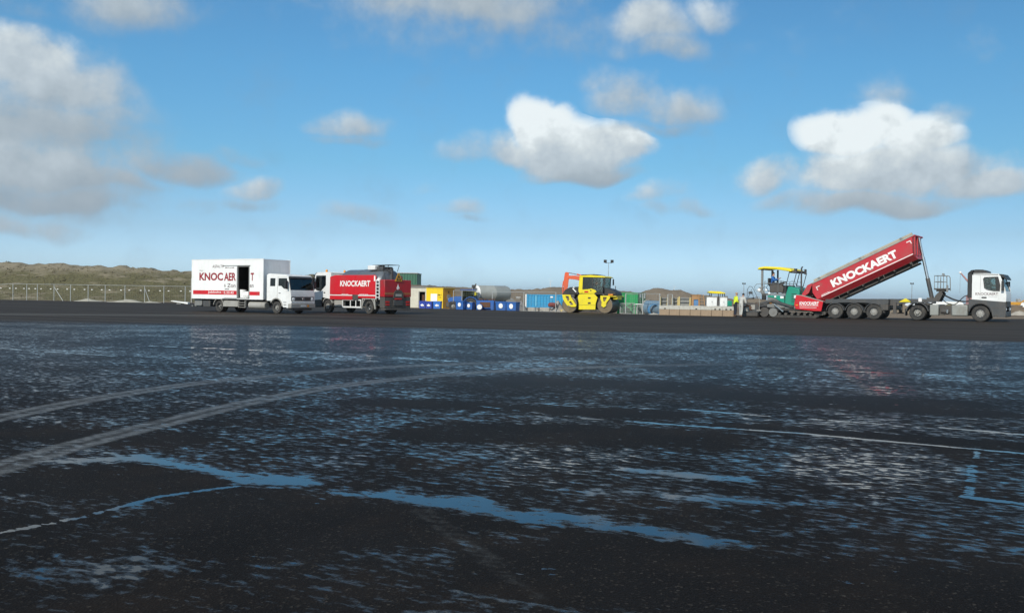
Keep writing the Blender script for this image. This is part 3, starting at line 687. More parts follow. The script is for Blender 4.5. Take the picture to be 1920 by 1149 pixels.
    for s in (-1, 1): k.plate([(1.20, 2.44), (1.38, 1.56), (1.408, 1.58), (1.235, 2.46)], [], min(s*1.04, s*1.11), max(s*1.04, s*1.11))
    k.plate([(1.16, 2.52), (1.36, 2.40), (1.36, 2.37), (1.20, 2.42)], [], -1.05, 1.05); k.build('sun_visor', BLACKP, T)
    for s in (-1, 1):
        yy = s*1.10; B().plate([(-.46, 1.84), (.02, 1.84), (.04, 2.38), (-.44, 2.38)], [], yy-.004, yy+.004).build('rear_side_window', GLASSD, T)
        B().plate([(.30, 1.86), (.56, 1.86), (.80, 1.68), (1.20, 1.64), (1.10, 2.38), (.32, 2.38)], [], yy-.004, yy+.004).build('side_window', GLASSD, T)
        mirror(T, (1.25, s*1.13, 1.95), s, .5)
        g_ = B().tube([(.20, s*1.135, .95), (.22, s*1.14, 1.7), (.28, s*1.14, 2.5), (1.1, s*1.14, 2.46)], .006, 4); g_.build('door_seam', MGREY, T)
        B().box(.36, .52, min(s*1.13, s*1.155), max(s*1.13, s*1.155), 1.36, 1.40).build('door_handle', BLACKP, T)
        f = B().plate(arc(.13, .46, .60, 150, 5, 12)+arc(.13, .46, .53, 5, 150, 12), [], min(s*.8, s*1.16), max(s*.8, s*1.16)); f.build('wheel_arch', LGREY, T)
        ln = B().ball((1.44, s*.88, .98), (.06, .17, .12)); ln.build('headlight', LAMPW, T)
        B().box(1.45, 1.50, s*.86-.14, s*.86+.14, .52, .62).build('fog_light', LAMPW, T, bevel=.02)
        for zz in (.42, .60, .76): B().box(.80, 1.06, s*1.145-.02, s*1.145+.02, zz, zz+.025).build('cab_step', DGREY, T)
    B().box(1.38, 1.475, -.74, .74, .86, 1.13).build('grille', BLACKP, T, bevel=.01)
    gs = B(); [gs.box(1.472, 1.484, -.70, .70, zz, zz+.015) for zz in (.91, .97, 1.03, 1.09)]; gs.build('grille_bar', MGREY, T)
    em = B(); em.tube([(1.492, .10*math.cos(a), 1.0+.10*math.sin(a)) for a in np.linspace(0, 2*math.pi, 21)], .009, 5)
    for a in (90, 210, 330): em.cyl((1.492, 0, 1.0), (1.492, .10*math.cos(math.radians(a)), 1.0+.10*math.sin(math.radians(a))), .014, .004, 6)
    em.build('badge', STEEL, T)
    B().box(1.40, 1.50, -1.12, 1.12, .70, .85).build('front_panel', WHITE, T, bevel=.02)
    B().box(1.22, 1.52, -1.16, 1.16, .38, .69).build('bumper', LGREY, T, bevel=.04)
    B().box(1.521, 1.53, -.26, .26, .48, .59).build('number_plate', WHITE, T); B().box(1.1, 1.40, -.9, .9, .22, .379).build('underrun', DGREY, T)
    B().box(1.52, 1.535, .36, .52, .46, .60).build('amber_marker', AMBER, T)
    # cab interior
    k = B(); k.box(.95, 1.34, -1.05, 1.05, 1.25, 1.56); k.box(-.7, 1.2, -1.05, 1.05, .90, .95)
    for yy in (-.62, .62): k.box(-.1, .4, yy-.25, yy+.25, 1.0, 1.35); k.box(-.18, -.04, yy-.25, yy+.25, 1.35, 2.1)
    k.build('seat', DARKIN, T, bevel=.03)
    B().box(1.0, 1.3, -.35, .0, 1.562, 1.66).box(1.02, 1.28, .1, .35, 1.562, 1.60).build('papers', paint('paper', (.7,.7,.62), .8), T)
    B().ball((1.08, .68, 1.66), (.16, .3, .12)).build('orange_vest', HIVISO, T)
    return T
BT = box_truck()
def local_to(T, p): return T.matrix_world @ Vector(p)
# things standing in the doorway of the box
k = B().lathe([(.01, 0), (.15, 0), (.17, .42), (.155, .42), (.14, .02), (.01, .02)], (0, 0, 0), 'z', 18)
o = tag(k.build('bucket', INKW), 'tall white bucket standing in the open doorway of the box truck', 'bucket'); o.matrix_world = BT.matrix_world @ Matrix.Translation((-3.15, -1.0, 1.02)) @ Matrix.Scale(1.35, 4)
def sack(name, label, M, sx, sy, sz, mat):
    b = B(); b.ball((0, 0, sz), (sx, sy, sz), 18, 10)
    V = []
    for v in b.V:
        q = Vector(v); q.x = math.copysign(abs(q.x/sx)**.6*sx, q.x); q.y = math.copysign(abs(q.y/sy)**.6*sy, q.y); q += Vector((1,1,1))*.04*mnoise.noise(q*6); V.append(tuple(q))
    b.V = V; o = tag(b.build(name, mat), label, 'sack'); o.matrix_world = M; return o
sack('sack', 'lumpy white sack slumped in the open doorway of the box truck', BT.matrix_world @ Matrix.Translation((-2.72, -.95, 1.02)) @ Matrix.Rotation(-.25, 4, 'Y'), .33, .25, .22, INKW)

# ================================================================== TANKER
def tanker():
    T = thing('tank_truck', 'red and white tank truck with a grey tank, nose to nose with the box truck', 'truck', -9.46, 60.88, 140)
    c = B()
    for yy in (-.42, .36): c.box(-1.6, 5.4, yy, yy+.07, .62, .88)
    c.cyl((-.22, -.9, .47), (-.22, .9, .47), .1); c.cyl((4.39, -.9, .47), (4.39, .9, .47), .08)
    for xx in (-1.0, .9, 2.2, 3.4): c.box(xx, xx+.1, -1.1, 1.1, .88, 1.0)
    c.box(.6,3.2,-.3,.3,.7,1.2)
    c.build('chassis', GRIME, T)
    for s in (1, -1): wheel(T, 4.39, s*1.02, .47, .3, s, hub=.34, deep=.03); wheel(T, -.22, s*.88, .47, .56, s, deep=.2, rimm=STEEL if s > 0 else None)
    tk = B(); prof = [(.001, -1.35), (.55, -1.33), (.85, -1.22), (.99, -1.02), (1.0, -.98)]
    prof += [(1.0, 1.28), (1.02, 1.29), (1.02, 1.35), (1.0, 1.36), (1.0, 3.0), (.97, 3.1), (.84, 3.3), (.5, 3.42), (.001, 3.45)]
    tk.lathe(prof, (0, 0, 2.15), 'x', 40, sx=1.17, sz=1.0); tk.build('tank', TANK, T)
    for s in (1, -1):
        k = B(); ya, yb = sorted((s*1.19, s*1.25))
        k.plate([(-1.05, 1.33), (-1.05, 2.66), (-.9, 2.72), (3.45, 2.74), (4.02, 2.62), (4.05, 1.34)], [], ya, yb); k.build('side_panel', RED, T, bevel=.02)
        k = B().plate([(-1.02, 1.10), (-1.02, 1.25), (.85, 1.25), (.85, 1.10)], [], ya, yb).plate([(1.5, .98), (1.5, 1.25), (4.05, 1.25), (4.05, .98)], [], ya, yb); k.build('lower_panel', RED, T, bevel=.015)
        k = B().box(-1.04, .85, s*1.22-.036, s*1.22+.036, 1.26, 1.32).box(1.5, 4.04, s*1.22-.036, s*1.22+.036, 1.26, 1.32); k.build('white_stripe', INKW, T)
        k = B().box(.88, 1.47, s*1.21-.03, s*1.21+.03, .95, 1.42); k.build('pump_hatch', GRIME, T, bevel=.02)
        k = B().tube([(1.25, s*1.254, 1.45), (1.28, s*1.254, 2.1), (1.1, s*1.254, 2.7)], .012, 4); k.build('panel_seam', REDD, T)
        text('KNOCKAERT', ((2.86 if s > 0 else -.46), s*1.252, 1.92), (-s, 0, 0), (0, 0, 1), 3.32, .42, INKW, T, weight=.03, shear=.08)
        microtext(((2.7 if s > 0 else 1.9), s*1.256, 1.335), (-s, 0, 0), .8, .05, INKW, T, 11)
        microtext(((.7 if s > 0 else -.3), s*1.256, 1.335), (-s, 0, 0), .95, .05, INKW, T, 12)
        k = B(); ya, yb = sorted((s*.62, s*1.22)); k.plate(arc(-.22, .50, .66, 8, 172, 8)+arc(-.22, .50, .61, 172, 8, 8), [], ya, yb)
        k.plate([(-.98, .35), (-.88, .35), (-.80, 1.02), (.36, 1.02), (.44, .35), (.54, .35), (.47, 1.09), (-.9, 1.09)], [], *sorted((s*1.16, s*1.22))); k.build('mudguard', LGREY, T)
        k = B(); yy = s*1.16
        k.box(.62, 2.7, yy-.02, yy+.02, .92, 1.0); k.box(.62, 2.7, yy-.02, yy+.02, .40, .50)
        for xx in (.62, 1.15, 1.75, 2.62): k.box(xx, xx+.07, yy-.018, yy+.018, .50, .92)
        k.build('side_guard', WHITE, T)
        B().box(2.75, 3.65, s*.95-.2, s*.95+.2, .45, .95).build('storage_box', LGREY, T, bevel=.03)
        B().plate(arc(4.39, .5, .62, 160, 20, 10)+arc(4.39, .5, .56, 20, 160, 10), [], *sorted((s*.75, s*1.2))).build('wheel_arch', LGREY, T)
        lad = B()
        for dx in (-1.06, -1.40): lad.box(dx-.03, dx+.03, *sorted((s*1.20, s*1.26)), 1.02, 2.42)
        for zz in np.linspace(1.15, 2.32, 6): lad.box(-1.37, -1.09, *sorted((s*1.205, s*1.25)), zz, zz+.05)
        lad.build('ladder', WHITE, T)
        k = B().box(-.98, -.85, *sorted((s*1.15, s*1.26)), 2.3, 2.66); k.build('corner_trim', INKW, T)
    # rear spray cabinet
    B().box(-1.95, -1.46, -1.25, 1.25, 1.20, 2.40).build('rear_cabinet', paint('shaded_grimy_red', (.42,.012,.022), .4, dirt=.55, dirtc=(.10,.05,.045)), T, bevel=.05)  # darker than the side red: the rear's shade is put in, with grime
    B().box(-1.962, -1.90, -1.22, 1.22, 1.36, 1.52).build('reflective_band', paint('dull_orange', (.36,.11,.04), .5, dirt=.5), T)  # band dulled together with the darkened rear red
    B().box(-1.92, -1.42, -1.22, 1.22, .42, 1.19).build('spray_housing', GRIME, T, bevel=.03)
    B().box(-2.0, -1.5, -1.2, 1.2, .30, .40).build('spray_bar', GRIME, T, bevel=.02)
    B().plate([(-.5, 1.12), (.5, 1.12), (.38, 1.55), (.24, 1.68), (-.24, 1.68), (-.38, 1.55)], [], -2.01, -1.965, 'x').build('number_plate_panel', GRIME, T)
    B().box(-2.025, -2.012, -.28, .28, 1.25, 1.42).build('number_plate', LGREY, T); B().box(-2.02, -1.96, -.3, .34, 1.03, 1.13).build('red_handle', REDL, T)
    B().box(-2.0, -1.93, -.42, .42, .60, 1.0).build('burner_hatch', DGREY, T, bevel=.02)
    fl = [(-.02, 1.72), (.12, 1.74), (.14, 1.86), (.05, 2.0), (.02, 2.14), (-.03, 1.98), (-.12, 1.86), (-.10, 1.76), (-.05, 1.84)]
    B().plate(fl, [], -1.958, -1.951, 'x').build('emblem', INKW, T)
    for s in (-1, 1): B().box(-1.95, -1.925, s*.95-.17, s*.95+.17, .80, .92).box(-1.95,-1.925,s*.95-.17,s*.95+.17,.62,.72).build('tail_light', REDL, T)
    k = B().plate([(-.34, 2.30), (.34, 2.30), (.06, 2.86), (-.06, 2.86)], [], -2.0, -1.975, 'x'); k.build('warning_sign', paint('sign_amber', (.62,.32,.02), .4), T)
    k = B().plate([(-.20, 2.36), (.20, 2.36), (.0, 2.74)], [[(-.12, 2.41), (.12, 2.41), (0, 2.64)]], -2.01, -2.001, 'x'); k.build('warning_mark', BLACKP, T)
    B().cyl((-1.30, .05, 2.3), (-1.30, .05, 3.22), .13, n=14).build('burner_chimney', DGREY, T)
    B().tube([(-1.36, .9, 3.0), (-1.38, .5, 3.02), (-1.38, .05, 2.85)], .02).tube([(-1.2, .7, 3.05), (-1.36, .72, 2.4)], .02).build('handrail', DGREY, T)
    # top gear
    B().box(-.35, .45, -.2, .75, 3.10, 3.42).build('manhole_box', WHITE, T, bevel=.04)
    B().box(-1.0, -.38, -.35, .6, 3.05, 3.32).build('valve_housing', DGREY, T, bevel=.03)
    B().box(-1.5, .2, -.5, .5, 3.43, 3.46).tube([(-1.5, .5, 3.43), (-1.3, .5, 3.0)], .02).tube([(-1.5, -.5, 3.43), (-1.3, -.5, 3.0)], .02).tube([(-.9, .5, 3.43), (-.9, .5, 3.3)], .02).build('top_cover', DGREY, T)
    # cab
    def side(ya, yb):
        out = [(4.06, 1.0), (3.95, 1.15), (3.95, 2.86), (4.1, 2.98), (5.6, 2.96), (5.82, 2.78), (6.0, 1.9), (6.05, 1.1), (6.0, .45), (5.15, .45)]+arc(4.39, .5, .66, 20, 50, 4)[0:0]+[(5.1, .95), (4.95, 1.12)]
        h = [(4.55, 2.0), (5.15, 1.55), (5.72, 1.62), (5.88, 1.9), (5.72, 2.72), (4.55, 2.72)]
        return B().plate(out, [h], ya, yb), h
    for s in (1, -1):
        ya, yb = sorted((s*1.17, s*1.21)); b, h = side(ya, yb); b.build('cab_side', WHITE, T)
        B().plate(h, [], s*1.18-.004, s*1.18+.004).build('side_window', GLASSD, T)
        mirror(T, (5.85, s*1.2, 2.2), s, .75, .2)
        B().box(4.62, 4.8, *sorted((s*1.21, s*1.23)), 1.42, 1.50).build('door_handle', BLACKP, T)
        B().plate([(4.98, .44), (6.02, .44), (6.04, .9), (5.1, .95)], [], *sorted((s*1.215, s*1.235))).build('cab_step', DGREY, T)
    k = B(); k.box(3.95, 4.0, -1.168, 1.168, 1.0, 2.86); k.plate([(4.0, 2.9), (4.1, 2.98), (5.6, 2.96), (5.82, 2.78), (5.78, 2.76), (5.58, 2.92), (4.12, 2.94)], [], -1.168, 1.168)
    k.plate([(5.97, 1.9), (6.0, 1.9), (6.05, 1.1), (6.0, .9), (5.96, .9), (6.0, 1.1)], [], -1.168, 1.168); k.build('cab_shell', WHITE, T)
    B().plate([(5.79, 2.78), (5.97, 1.9), (5.985, 1.9), (5.81, 2.79)], [], -1.14, 1.14).build('windscreen', GLASS, T)
    B().plate([(5.75, 2.95), (6.12, 2.72), (6.10, 2.68), (5.80, 2.82)], [], -1.15, 1.15).build('sun_visor', BLACKP, T)
    B().box(5.8, 6.1, -1.2, 1.2, .38, .88).build('bumper', DGREY, T, bevel=.05)
    B().box(6.0, 6.07, -.8, .8, .95, 1.5).build('grille', BLACKP, T, bevel=.02)
    B().box(4.2, 4.8, -.9, -.4, 1.2, 2.2).box(4.2, 4.8, .4, .9, 1.2, 2.2).box(5.4, 5.9, -1.1, 1.1, 1.3, 1.75).build('seat', DARKIN, T, bevel=.05)
    for yy in (-.8, .8): B().cyl((5.0 if yy > 0 else 4.9, yy, 2.97), (5.0 if yy > 0 else 4.9, yy, 3.03), .09).lathe([(.08, 0), (.085, .08), (.06, .14), (.001, .16)], (5.0 if yy > 0 else 4.9, yy, 3.03), 'z', 14).build('beacon', AMBER, T)
    B().box(3.3, 3.9, -1.0, 1.0, 2.60, 2.78).build('hose_tray', LGREY, T, bevel=.02)
    return T
tanker()
# ================================================================== PEOPLE
def skin(name, nodes, edges, root, mat, parent, sub=1, mw=None):
    names = list(nodes); idx = {n: i for i, n in enumerate(names)}
    me = bpy.data.meshes.new(name); me.from_pydata([nodes[n][0] for n in names], [(idx[a], idx[b]) for a, b in edges], []); me.update(); me.materials.append(mat)
    o = bpy.data.objects.new(name, me); COL.objects.link(o)
    sm = o.modifiers.new('skin', 'SKIN'); sm.use_smooth_shade = True
    if not me.skin_vertices: me.attributes.new('skin', 'FLOAT', 'POINT')
    sv = me.skin_vertices[0].data
    for n in names:
        r = nodes[n][1]; r = r if hasattr(r, '__len__') else (r, r)
        sv[idx[n]].radius = r; sv[idx[n]].use_root = (n == root)
    ss_ = o.modifiers.new('smooth', 'SUBSURF'); ss_.levels = sub; ss_.render_levels = sub
    if parent: o.parent = parent
    return o
def person(label, M, J, top, legs, head='helmet', headmat=None, group=None, gloves=None):
    """J: joint -> position (person frame, x forward, y left). body = one skinned mesh, clothing as children"""
    V = {k: Vector(v) for k, v in J.items()}
    body = {'pelvis': (V['pelvis'], (.11, .10)), 'spine': (V['spine'], (.10, .085)), 'chest': (V['chest'], (.12, .095)), 'neck': (V['neck'], .05), 'jaw': (V['head']-(V['top']-V['head'])*.6, .062), 'head': (V['head'], (.082, .092)), 'top': (V['top']-(V['top']-V['neck']).normalized()*.05, (.07, .08))}
    E = [('pelvis', 'spine'), ('spine', 'chest'), ('chest', 'neck'), ('neck', 'jaw'), ('jaw', 'head'), ('head', 'top')]
    fwd = V.get('look', Vector((1, 0, 0))).normalized()
    for s in 'LR':
        for n, r, p in (('sho', .055, 'chest'), ('elb', .04, 'sho'), ('wri', .028, 'elb')): body[n+s] = (V[n+s], r); E.append((p if p == 'chest' else p+s, n+s))
        d = (V['wri'+s]-V['elb'+s]).normalized(); side = d.cross(Vector((0, 0, 1)))
        side = side.normalized() if side.length > .2 else Vector((0, 1, 0)); dn = side.cross(d).normalized()
        palm = V['wri'+s]+d*.07; body['palm'+s] = (palm, (.038, .02)); E.append(('wri'+s, 'palm'+s))
        for k, (off, ln) in enumerate(((-.028, .06), (-.010, .072), (.010, .068), (.028, .052))):
            a = palm+side*off+d*.035; b = a+d*ln*.55; c = b+d*ln*.35-dn*ln*.35
            for nm, q, r in (('a', a, .0095), ('b', b, .0085), ('c', c, .008)): body[f'f{k}{nm}{s}'] = (q, r)
            E += [('palm'+s, f'f{k}a{s}'), (f'f{k}a{s}', f'f{k}b{s}'), (f'f{k}b{s}', f'f{k}c{s}')]
        a = V['wri'+s]+d*.03+side*.03*(1 if s == 'L' else -1); b = a+d*.04+side*.022*(1 if s == 'L' else -1)
        body['ta'+s] = (a, .011); body['tb'+s] = (b, .009); E += [('palm'+s, 'ta'+s), ('ta'+s, 'tb'+s)]
        for n, r, p in (('hip', .085, 'pelvis'), ('kne', .055, 'hip'), ('ank', .04, 'kne'), ('toe', .03, 'ank')): body[n+s] = (V[n+s], r); E.append((p if p == 'pelvis' else p+s, n+s))
    body['nose'] = (V['head']+fwd*.095-Vector((0, 0, .02)), .014); E.append(('head', 'nose'))
    o = skin('person', body, E, 'pelvis', SKIN, None); tag(o, label, 'person', group); o.matrix_world = M
    j = {k: (body[k][0], tuple(x+.048 for x in (body[k][1] if hasattr(body[k][1], '__len__') else (body[k][1],)*2))) for k in ('pelvis', 'spine', 'chest', 'shoL', 'shoR', 'elbL', 'elbR')}
    for s in 'LR': j['cuf'+s] = (body['elb'+s][0].lerp(body['wri'+s][0], .88), .052)
    j['hem'] = (V['pelvis']-Vector((0, 0, .07)), (.165, .15)); j['col'] = (body['chest'][0].lerp(body['neck'][0], .55), .075)
    skin('jacket', j, [('hem', 'pelvis'), ('pelvis', 'spine'), ('spine', 'chest'), ('chest', 'col'), ('chest', 'shoL'), ('chest', 'shoR'), ('shoL', 'elbL'), ('shoR', 'elbR'), ('elbL', 'cufL'), ('elbR', 'cufR')], 'chest', top, o)
    l = {'pelvis': (body['pelvis'][0]+Vector((0, 0, -.03)), (.155, .14)), 'waist': (V['spine'], (.13, .12))}; le = []
    for s in 'LR':
        l['hip'+s] = (body['hip'+s][0], .105); l['kne'+s] = (body['kne'+s][0], .08); l['hem'+s] = (body['kne'+s][0].lerp(body['ank'+s][0], .98), .072)
        le += [('pelvis', 'hip'+s), ('hip'+s, 'kne'+s), ('kne'+s, 'hem'+s)]
        skin('boot', {'a': (body['kne'+s][0].lerp(body['ank'+s][0], .72), .05), 'b': (body['ank'+s][0], .052), 'c': (body['toe'+s][0], .042)}, [('a', 'b'), ('b', 'c')], 'b', BLACKP, o)
    le.append(('pelvis', 'waist')); skin('trousers', l, le, 'pelvis', legs, o)
    up = (V['top']-V['head']).normalized(); c = V['top']-up*.055
    b = MB(); b.ball((0, 0, 0), (.112, .10, .085) if head == 'helmet' else (.098, .09, .082), 16, 10)
    b.V = [v if v[2] > -.02 else (v[0]*1.0, v[1]*1.0, -.02 if head == 'helmet' else v[2]*(1 if v[0] < .02 else .1)) for v in b.V]
    if head == 'helmet': b.cyl((0.02, 0, -.024), (0.02, 0, -.014), .125, n=18)
    h = b.build('helmet' if head == 'helmet' else 'hair', headmat or HAIR, o); h.location = c; h.rotation_euler = fwd.to_track_quat('X', 'Z').to_euler()
    e = MB(); rt = fwd.cross(Vector((0, 0, 1))).normalized()
    for q in (-.032, .032): p = V['head']+fwd*.083+rt*q+Vector((0, 0, .012)); MB().ball(p, .012, 8, 6).build('eye', BLACKP, o)
    return o
def pose_stand(lean=0.0, armL=((.06,.25,1.14),(.24,.20,1.02)), armR=((.04,-.25,1.14),(.20,-.2,1.0)), stride=.0, z=0.0):
    P = dict(pelvis=(0,0,.96), spine=(lean*.3,0,1.16), chest=(lean*.75,0,1.38-lean*.15), neck=(lean,0,1.52-lean*.25), head=(lean*1.15+.03,0,1.635-lean*.35), top=(lean*1.25+.03,0,1.77-lean*.38),
        shoL=(lean*.85,.18,1.43-lean*.2), shoR=(lean*.85,-.18,1.43-lean*.2), elbL=armL[0], wriL=armL[1], elbR=armR[0], wriR=armR[1],
        hipL=(0,.10,.90), kneL=(stride*.6+.02,.11,.49), ankL=(stride*.8-.02,.11,.09), toeL=(stride*.8+.16,.13,.05), hipR=(0,-.10,.90), kneR=(-stride*.3+.02,-.11,.49), ankR=(-stride*.8-.02,-.11,.09), toeR=(-stride*.8+.16,-.13,.05))
    return P
def pose_sit(seat=.45, armx=.38, armz=.35):
    z = seat+.09
    return dict(pelvis=(0,0,z), spine=(-.02,0,z+.2), chest=(-.02,0,z+.43), neck=(0,0,z+.57), head=(.03,0,z+.68), top=(.03,0,z+.82), shoL=(-.01,.18,z+.47), shoR=(-.01,-.18,z+.47),
        elbL=(.12,.23,z+.24), wriL=(armx,.14,z+armz-.05), elbR=(.12,-.23,z+.24), wriR=(armx,-.14,z+armz-.05),
        hipL=(.04,.10,z-.0), kneL=(.42,.13,z+.03), ankL=(.48,.13,.10), toeL=(.64,.14,.07), hipR=(.04,-.10,z-.0), kneR=(.42,-.13,z+.03), ankR=(.48,-.13,.10), toeR=(.64,-.14,.07))
def TM(T, x, y, z, deg=0): return T.matrix_world @ Matrix.Translation((x, y, z)) @ Matrix.Rotation(math.radians(deg), 4, 'Z')

# ================================================================== TIPPER
def tipper():
    X0, Y0, A = 30.07, 54.52, -36.6
    T = thing('tipper_trailer', 'grey three-axle trailer with its crimson tipping body raised over the paver', 'trailer', X0, Y0, A)
    c = B()
    for yy in (-.55, .45): c.plate([(-9.75, 1.02), (-9.75, 1.30), (-9.3, 1.36), (-3.0, 1.40), (-2.5, 1.36), (-2.5, 1.26), (-4.1, 1.20), (-5.2, 1.0), (-9.3, .98)], [], yy, yy+.1)
    for xx in (-9.7, -8.2, -6.95, -5.5, -4.2, -2.9): c.box(xx, xx+.12, -.449, .449, 1.10, 1.28)
    for xx in (-8.83, -7.57, -6.30): c.cyl((xx, -.9, .5), (xx, .9, .5), .08)
    for s in (-1, 1): c.plate([(-9.5, 1.05), (-9.5, 1.33), (-5.4, 1.36), (-5.4, 1.05), (-5.8,1.0), (-6.9,1.12),(-8.2,1.12)], [], *sorted((s*.56, s*1.12)))
    c.build('chassis', DGREY, T)
    for xx in (-8.83, -7.57, -6.30):
        for s in (-1, 1):
            wheel(T, xx, s*.98, .50, .40, s, hub=.42, deep=.04)
            B().plate(arc(xx, .50, .60, 172, 8, 12)+arc(xx, .50, .56, 8, 172, 12), [], *sorted((s*.74, s*1.22))).build('mudguard', DGREY, T)
    for s in (-1, 1):
        B().box(-5.15, -4.95, s*.85-.08, s*.85+.08, .45, 1.15).box(-5.25, -4.85, s*.85-.14, s*.85+.14, .40, .46).build('landing_leg', GRIME, T, bevel=.01)
    B().box(-5.9, -5.4, -1.15, -.7, .62, 1.02).build('valve_box', GRIME, T, bevel=.03); B().cyl((-5.75, .2, .8), (-4.9, .2, .8), .16).build('air_tank', MGREY, T)
    B().plate([(-4.75, 1.18), (-4.0, 1.2), (-4.32, 1.44)], [], -1.17, -1.13).build('yellow_marker', YEL, T); B().box(-3.55, -3.35, -1.16, -1.13, 1.22, 1.46).build('white_plate', INKW, T)
    B().box(-4.8, -2.6, -1.12, -.96, 1.18, 1.27).build('side_beam', DGREY, T)
    k = B().box(-9.9, -9.78, -1.15, 1.15, .5, .62); k.build('rear_bar', DGREY, T); 
    # raised body, frame of its own: a along the floor, b up, hinge at the tail
    an = math.radians(-25.8); Mb = Matrix.Translation((-9.6, 0, 1.2)) @ Matrix.Rotation(an, 4, 'Y')
    def part(b, name, mat, **kw): o = b.build(name, mat, T, **kw); o.matrix_parent_inverse = Matrix(); o.matrix_local = Mb; return o
    w = 1.25; b = B()
    for s in (-1, 1):
        b.plate([(-.19, 1.40), (-.42, .85), (-.33, .30), (6.5, .28), (6.99, 1.40)], [], *sorted((s*w, s*(w-.06))))
        # lower slanted flank
        V = [(-.33, s*w, .30), (6.5, s*w, .28), (6.55, s*.85, -.06), (-.1, s*.85, -.02), (-.33, s*(w-.06), .34), (6.5, s*(w-.06), .32), (6.55, s*.80, -.0), (-.1, s*.80, .04)]
        b.add(V, [(0,1,2,3), (4,7,6,5), (0,4,5,1), (1,5,6,2), (2,6,7,3), (3,7,4,0)])
    part(b, 'body_side', REDD)
    b = B(); b.box(-.1, 6.55, -.848, .848, -.06, -.0); part(b, 'body_floor', GRIME)
    b = B(); V = [(6.5, -w, .28), (6.5, w, .28), (6.55, .85, -.06), (6.55, -.85, -.06), (7.0, -w, 1.42), (7.0, w, 1.42)]
    V2 = [(x-.06, y, z) for x, y, z in V]; b.add(V+V2, [(0,1,5,4), (0,3,2,1), (6,10,11,7), (6,7,8,9), (4,5,11,10), (0,4,10,6), (1,7,11,5), (2,3,9,8), (0,6,9,3), (1,2,8,7)])
    b.box(6.9, 7.12, -w-.02, w+.02, 1.36, 1.44)
    part(b, 'body_front', REDD)
    [part(B().plate([(6.55, .25), (6.62, .25), (7.12, 1.38), (7.02, 1.38)], [], y_, y_+.1), 'front_rib', REDD) for y_ in (-1.2, -.4, .4)]
    for s in (-1, 1):
        b = B().box(-.2, 7.05, *sorted((s*(w-.07), s*(w+.04))), 1.405, 1.50); part(b, 'top_rail', LGREY, bevel=.02)
        for xx in (.42, 3.44, 6.30): part(B().box(xx-.07, xx+.07, s*w-.05, s*w+.05, 1.50, 1.60).box(xx-.1, xx+.02, s*w-.04, s*w+.04, 1.60, 1.64), 'tarp_bracket', MGREY)
    b = B(); b.lathe([(.001, 0), (.10, .0), (.11, 3.5), (.10, 7.0), (.001, 7.0)], (0, -w+.10, 1.56), 'x', 12); part(b, 'rolled_tarp', paint('tarp', (.42,.38,.30), .9, dirt=.6, bump=.5))
    k = B()
    for xx in (.5, 1.6, 2.7, 3.8, 4.9, 6.0): k.box(xx, xx+.08, -.9, .9, -.16, -.062)
    for yy in (-.5, .38): k.box(0, 6.4, yy, yy+.12, -.30, -.162)
    part(k, 'underframe', GRIME)
    for xx in (1.0, 4.2, 6.1): part(B().box(xx, xx+.05, -1.0, -.95, -.32, -.05), 'hook', GRIME)
    for s in (-1, 1):
        yl = s*(w+.004); ex = (1, 0, 0) if s < 0 else (-1, 0, 0)
        def tx(st, a, bb, wd, h, wt=0): o = text(st, (a if s < 0 else a+wd, yl, bb), ex, (0, 0, 1), wd, h, INKW, T, weight=wt); o.matrix_local = Mb
        tx('KNOCKAERT', 1.0, .56, 4.65, .55, .05); mt = microtext((.05 if s < 0 else .67, yl+s*.004, .40), ex, .62, .055, INKW, T, 6); mt.matrix_local = Mb
        b = B().box(.02, 6.5, yl-.004, yl+.004, .315, .365); part(b, 'white_stripe', INKW)
        b = B().box(-.05, -.0, yl-.004, yl+.004, .85, 1.10).box(.0, .22, yl-.004, yl+.004, 1.05, 1.10); part(b, 'corner_mark', INKW)
        b = B().box(6.68, 6.73, yl-.004, yl+.004, 1.0, 1.22).box(6.46, 6.68, yl-.004, yl+.004, 1.17, 1.22); part(b, 'corner_mark', INKW)
    k = B(); g_ = [(-10.42, 2.44), (-10.72, 2.30), (-11.1, 1.62), (-10.95, 1.52), (-10.62, 1.75), (-10.40, 2.30)]
    k.plate(g_, [], -1.25, -1.18); k.build('gate_arm', REDD, T); B().plate(g_, [], 1.18, 1.25).build('gate_arm', REDD, T)
    k = B().plate([(-10.72, 2.28), (-11.08, 1.62), (-11.04, 1.59), (-10.67, 2.27)], [], -1.178, 1.178).plate([(-10.72, 2.28), (-10.44, 2.44), (-10.43, 2.40), (-10.67, 2.24)], [], -1.178, 1.178); k.build('tailgate', REDD, T)
    k = B().plate([(-10.3, 2.1), (-10.15, 1.4), (-9.95, 1.3), (-10.0, 1.45), (-10.2, 2.2)], [], -1.1, 1.1); k.build('load_heap', paint('hot_asphalt', (.015,.014,.014), .9, dirt=.2, bump=.6), T)
    # hoist
    d0, d1 = Vector((-2.95, 0, 1.40)), Vector((-3.80, 0, 5.46)); m1 = d0.lerp(d1, .34); m2 = d0.lerp(d1, .68)
    k = B().cyl(d0, m1, .13, n=18); k.build('hoist_cylinder', DGREY, T); B().cyl(m1, m2, .098, n=18).cyl(m1-(d1-d0)*.01, m1, .135, n=18).build('hoist_stage', STEEL, T)
    B().cyl(m2, d1, .075, n=16).build('hoist_rod', STEEL, T); B().box(-3.2, -2.7, -.45, .45, 1.28, 1.48).cyl((-2.95, -.3, 1.5), (-2.95, .3, 1.5), .07).build('hoist_cradle', GRIME, T, bevel=.03)
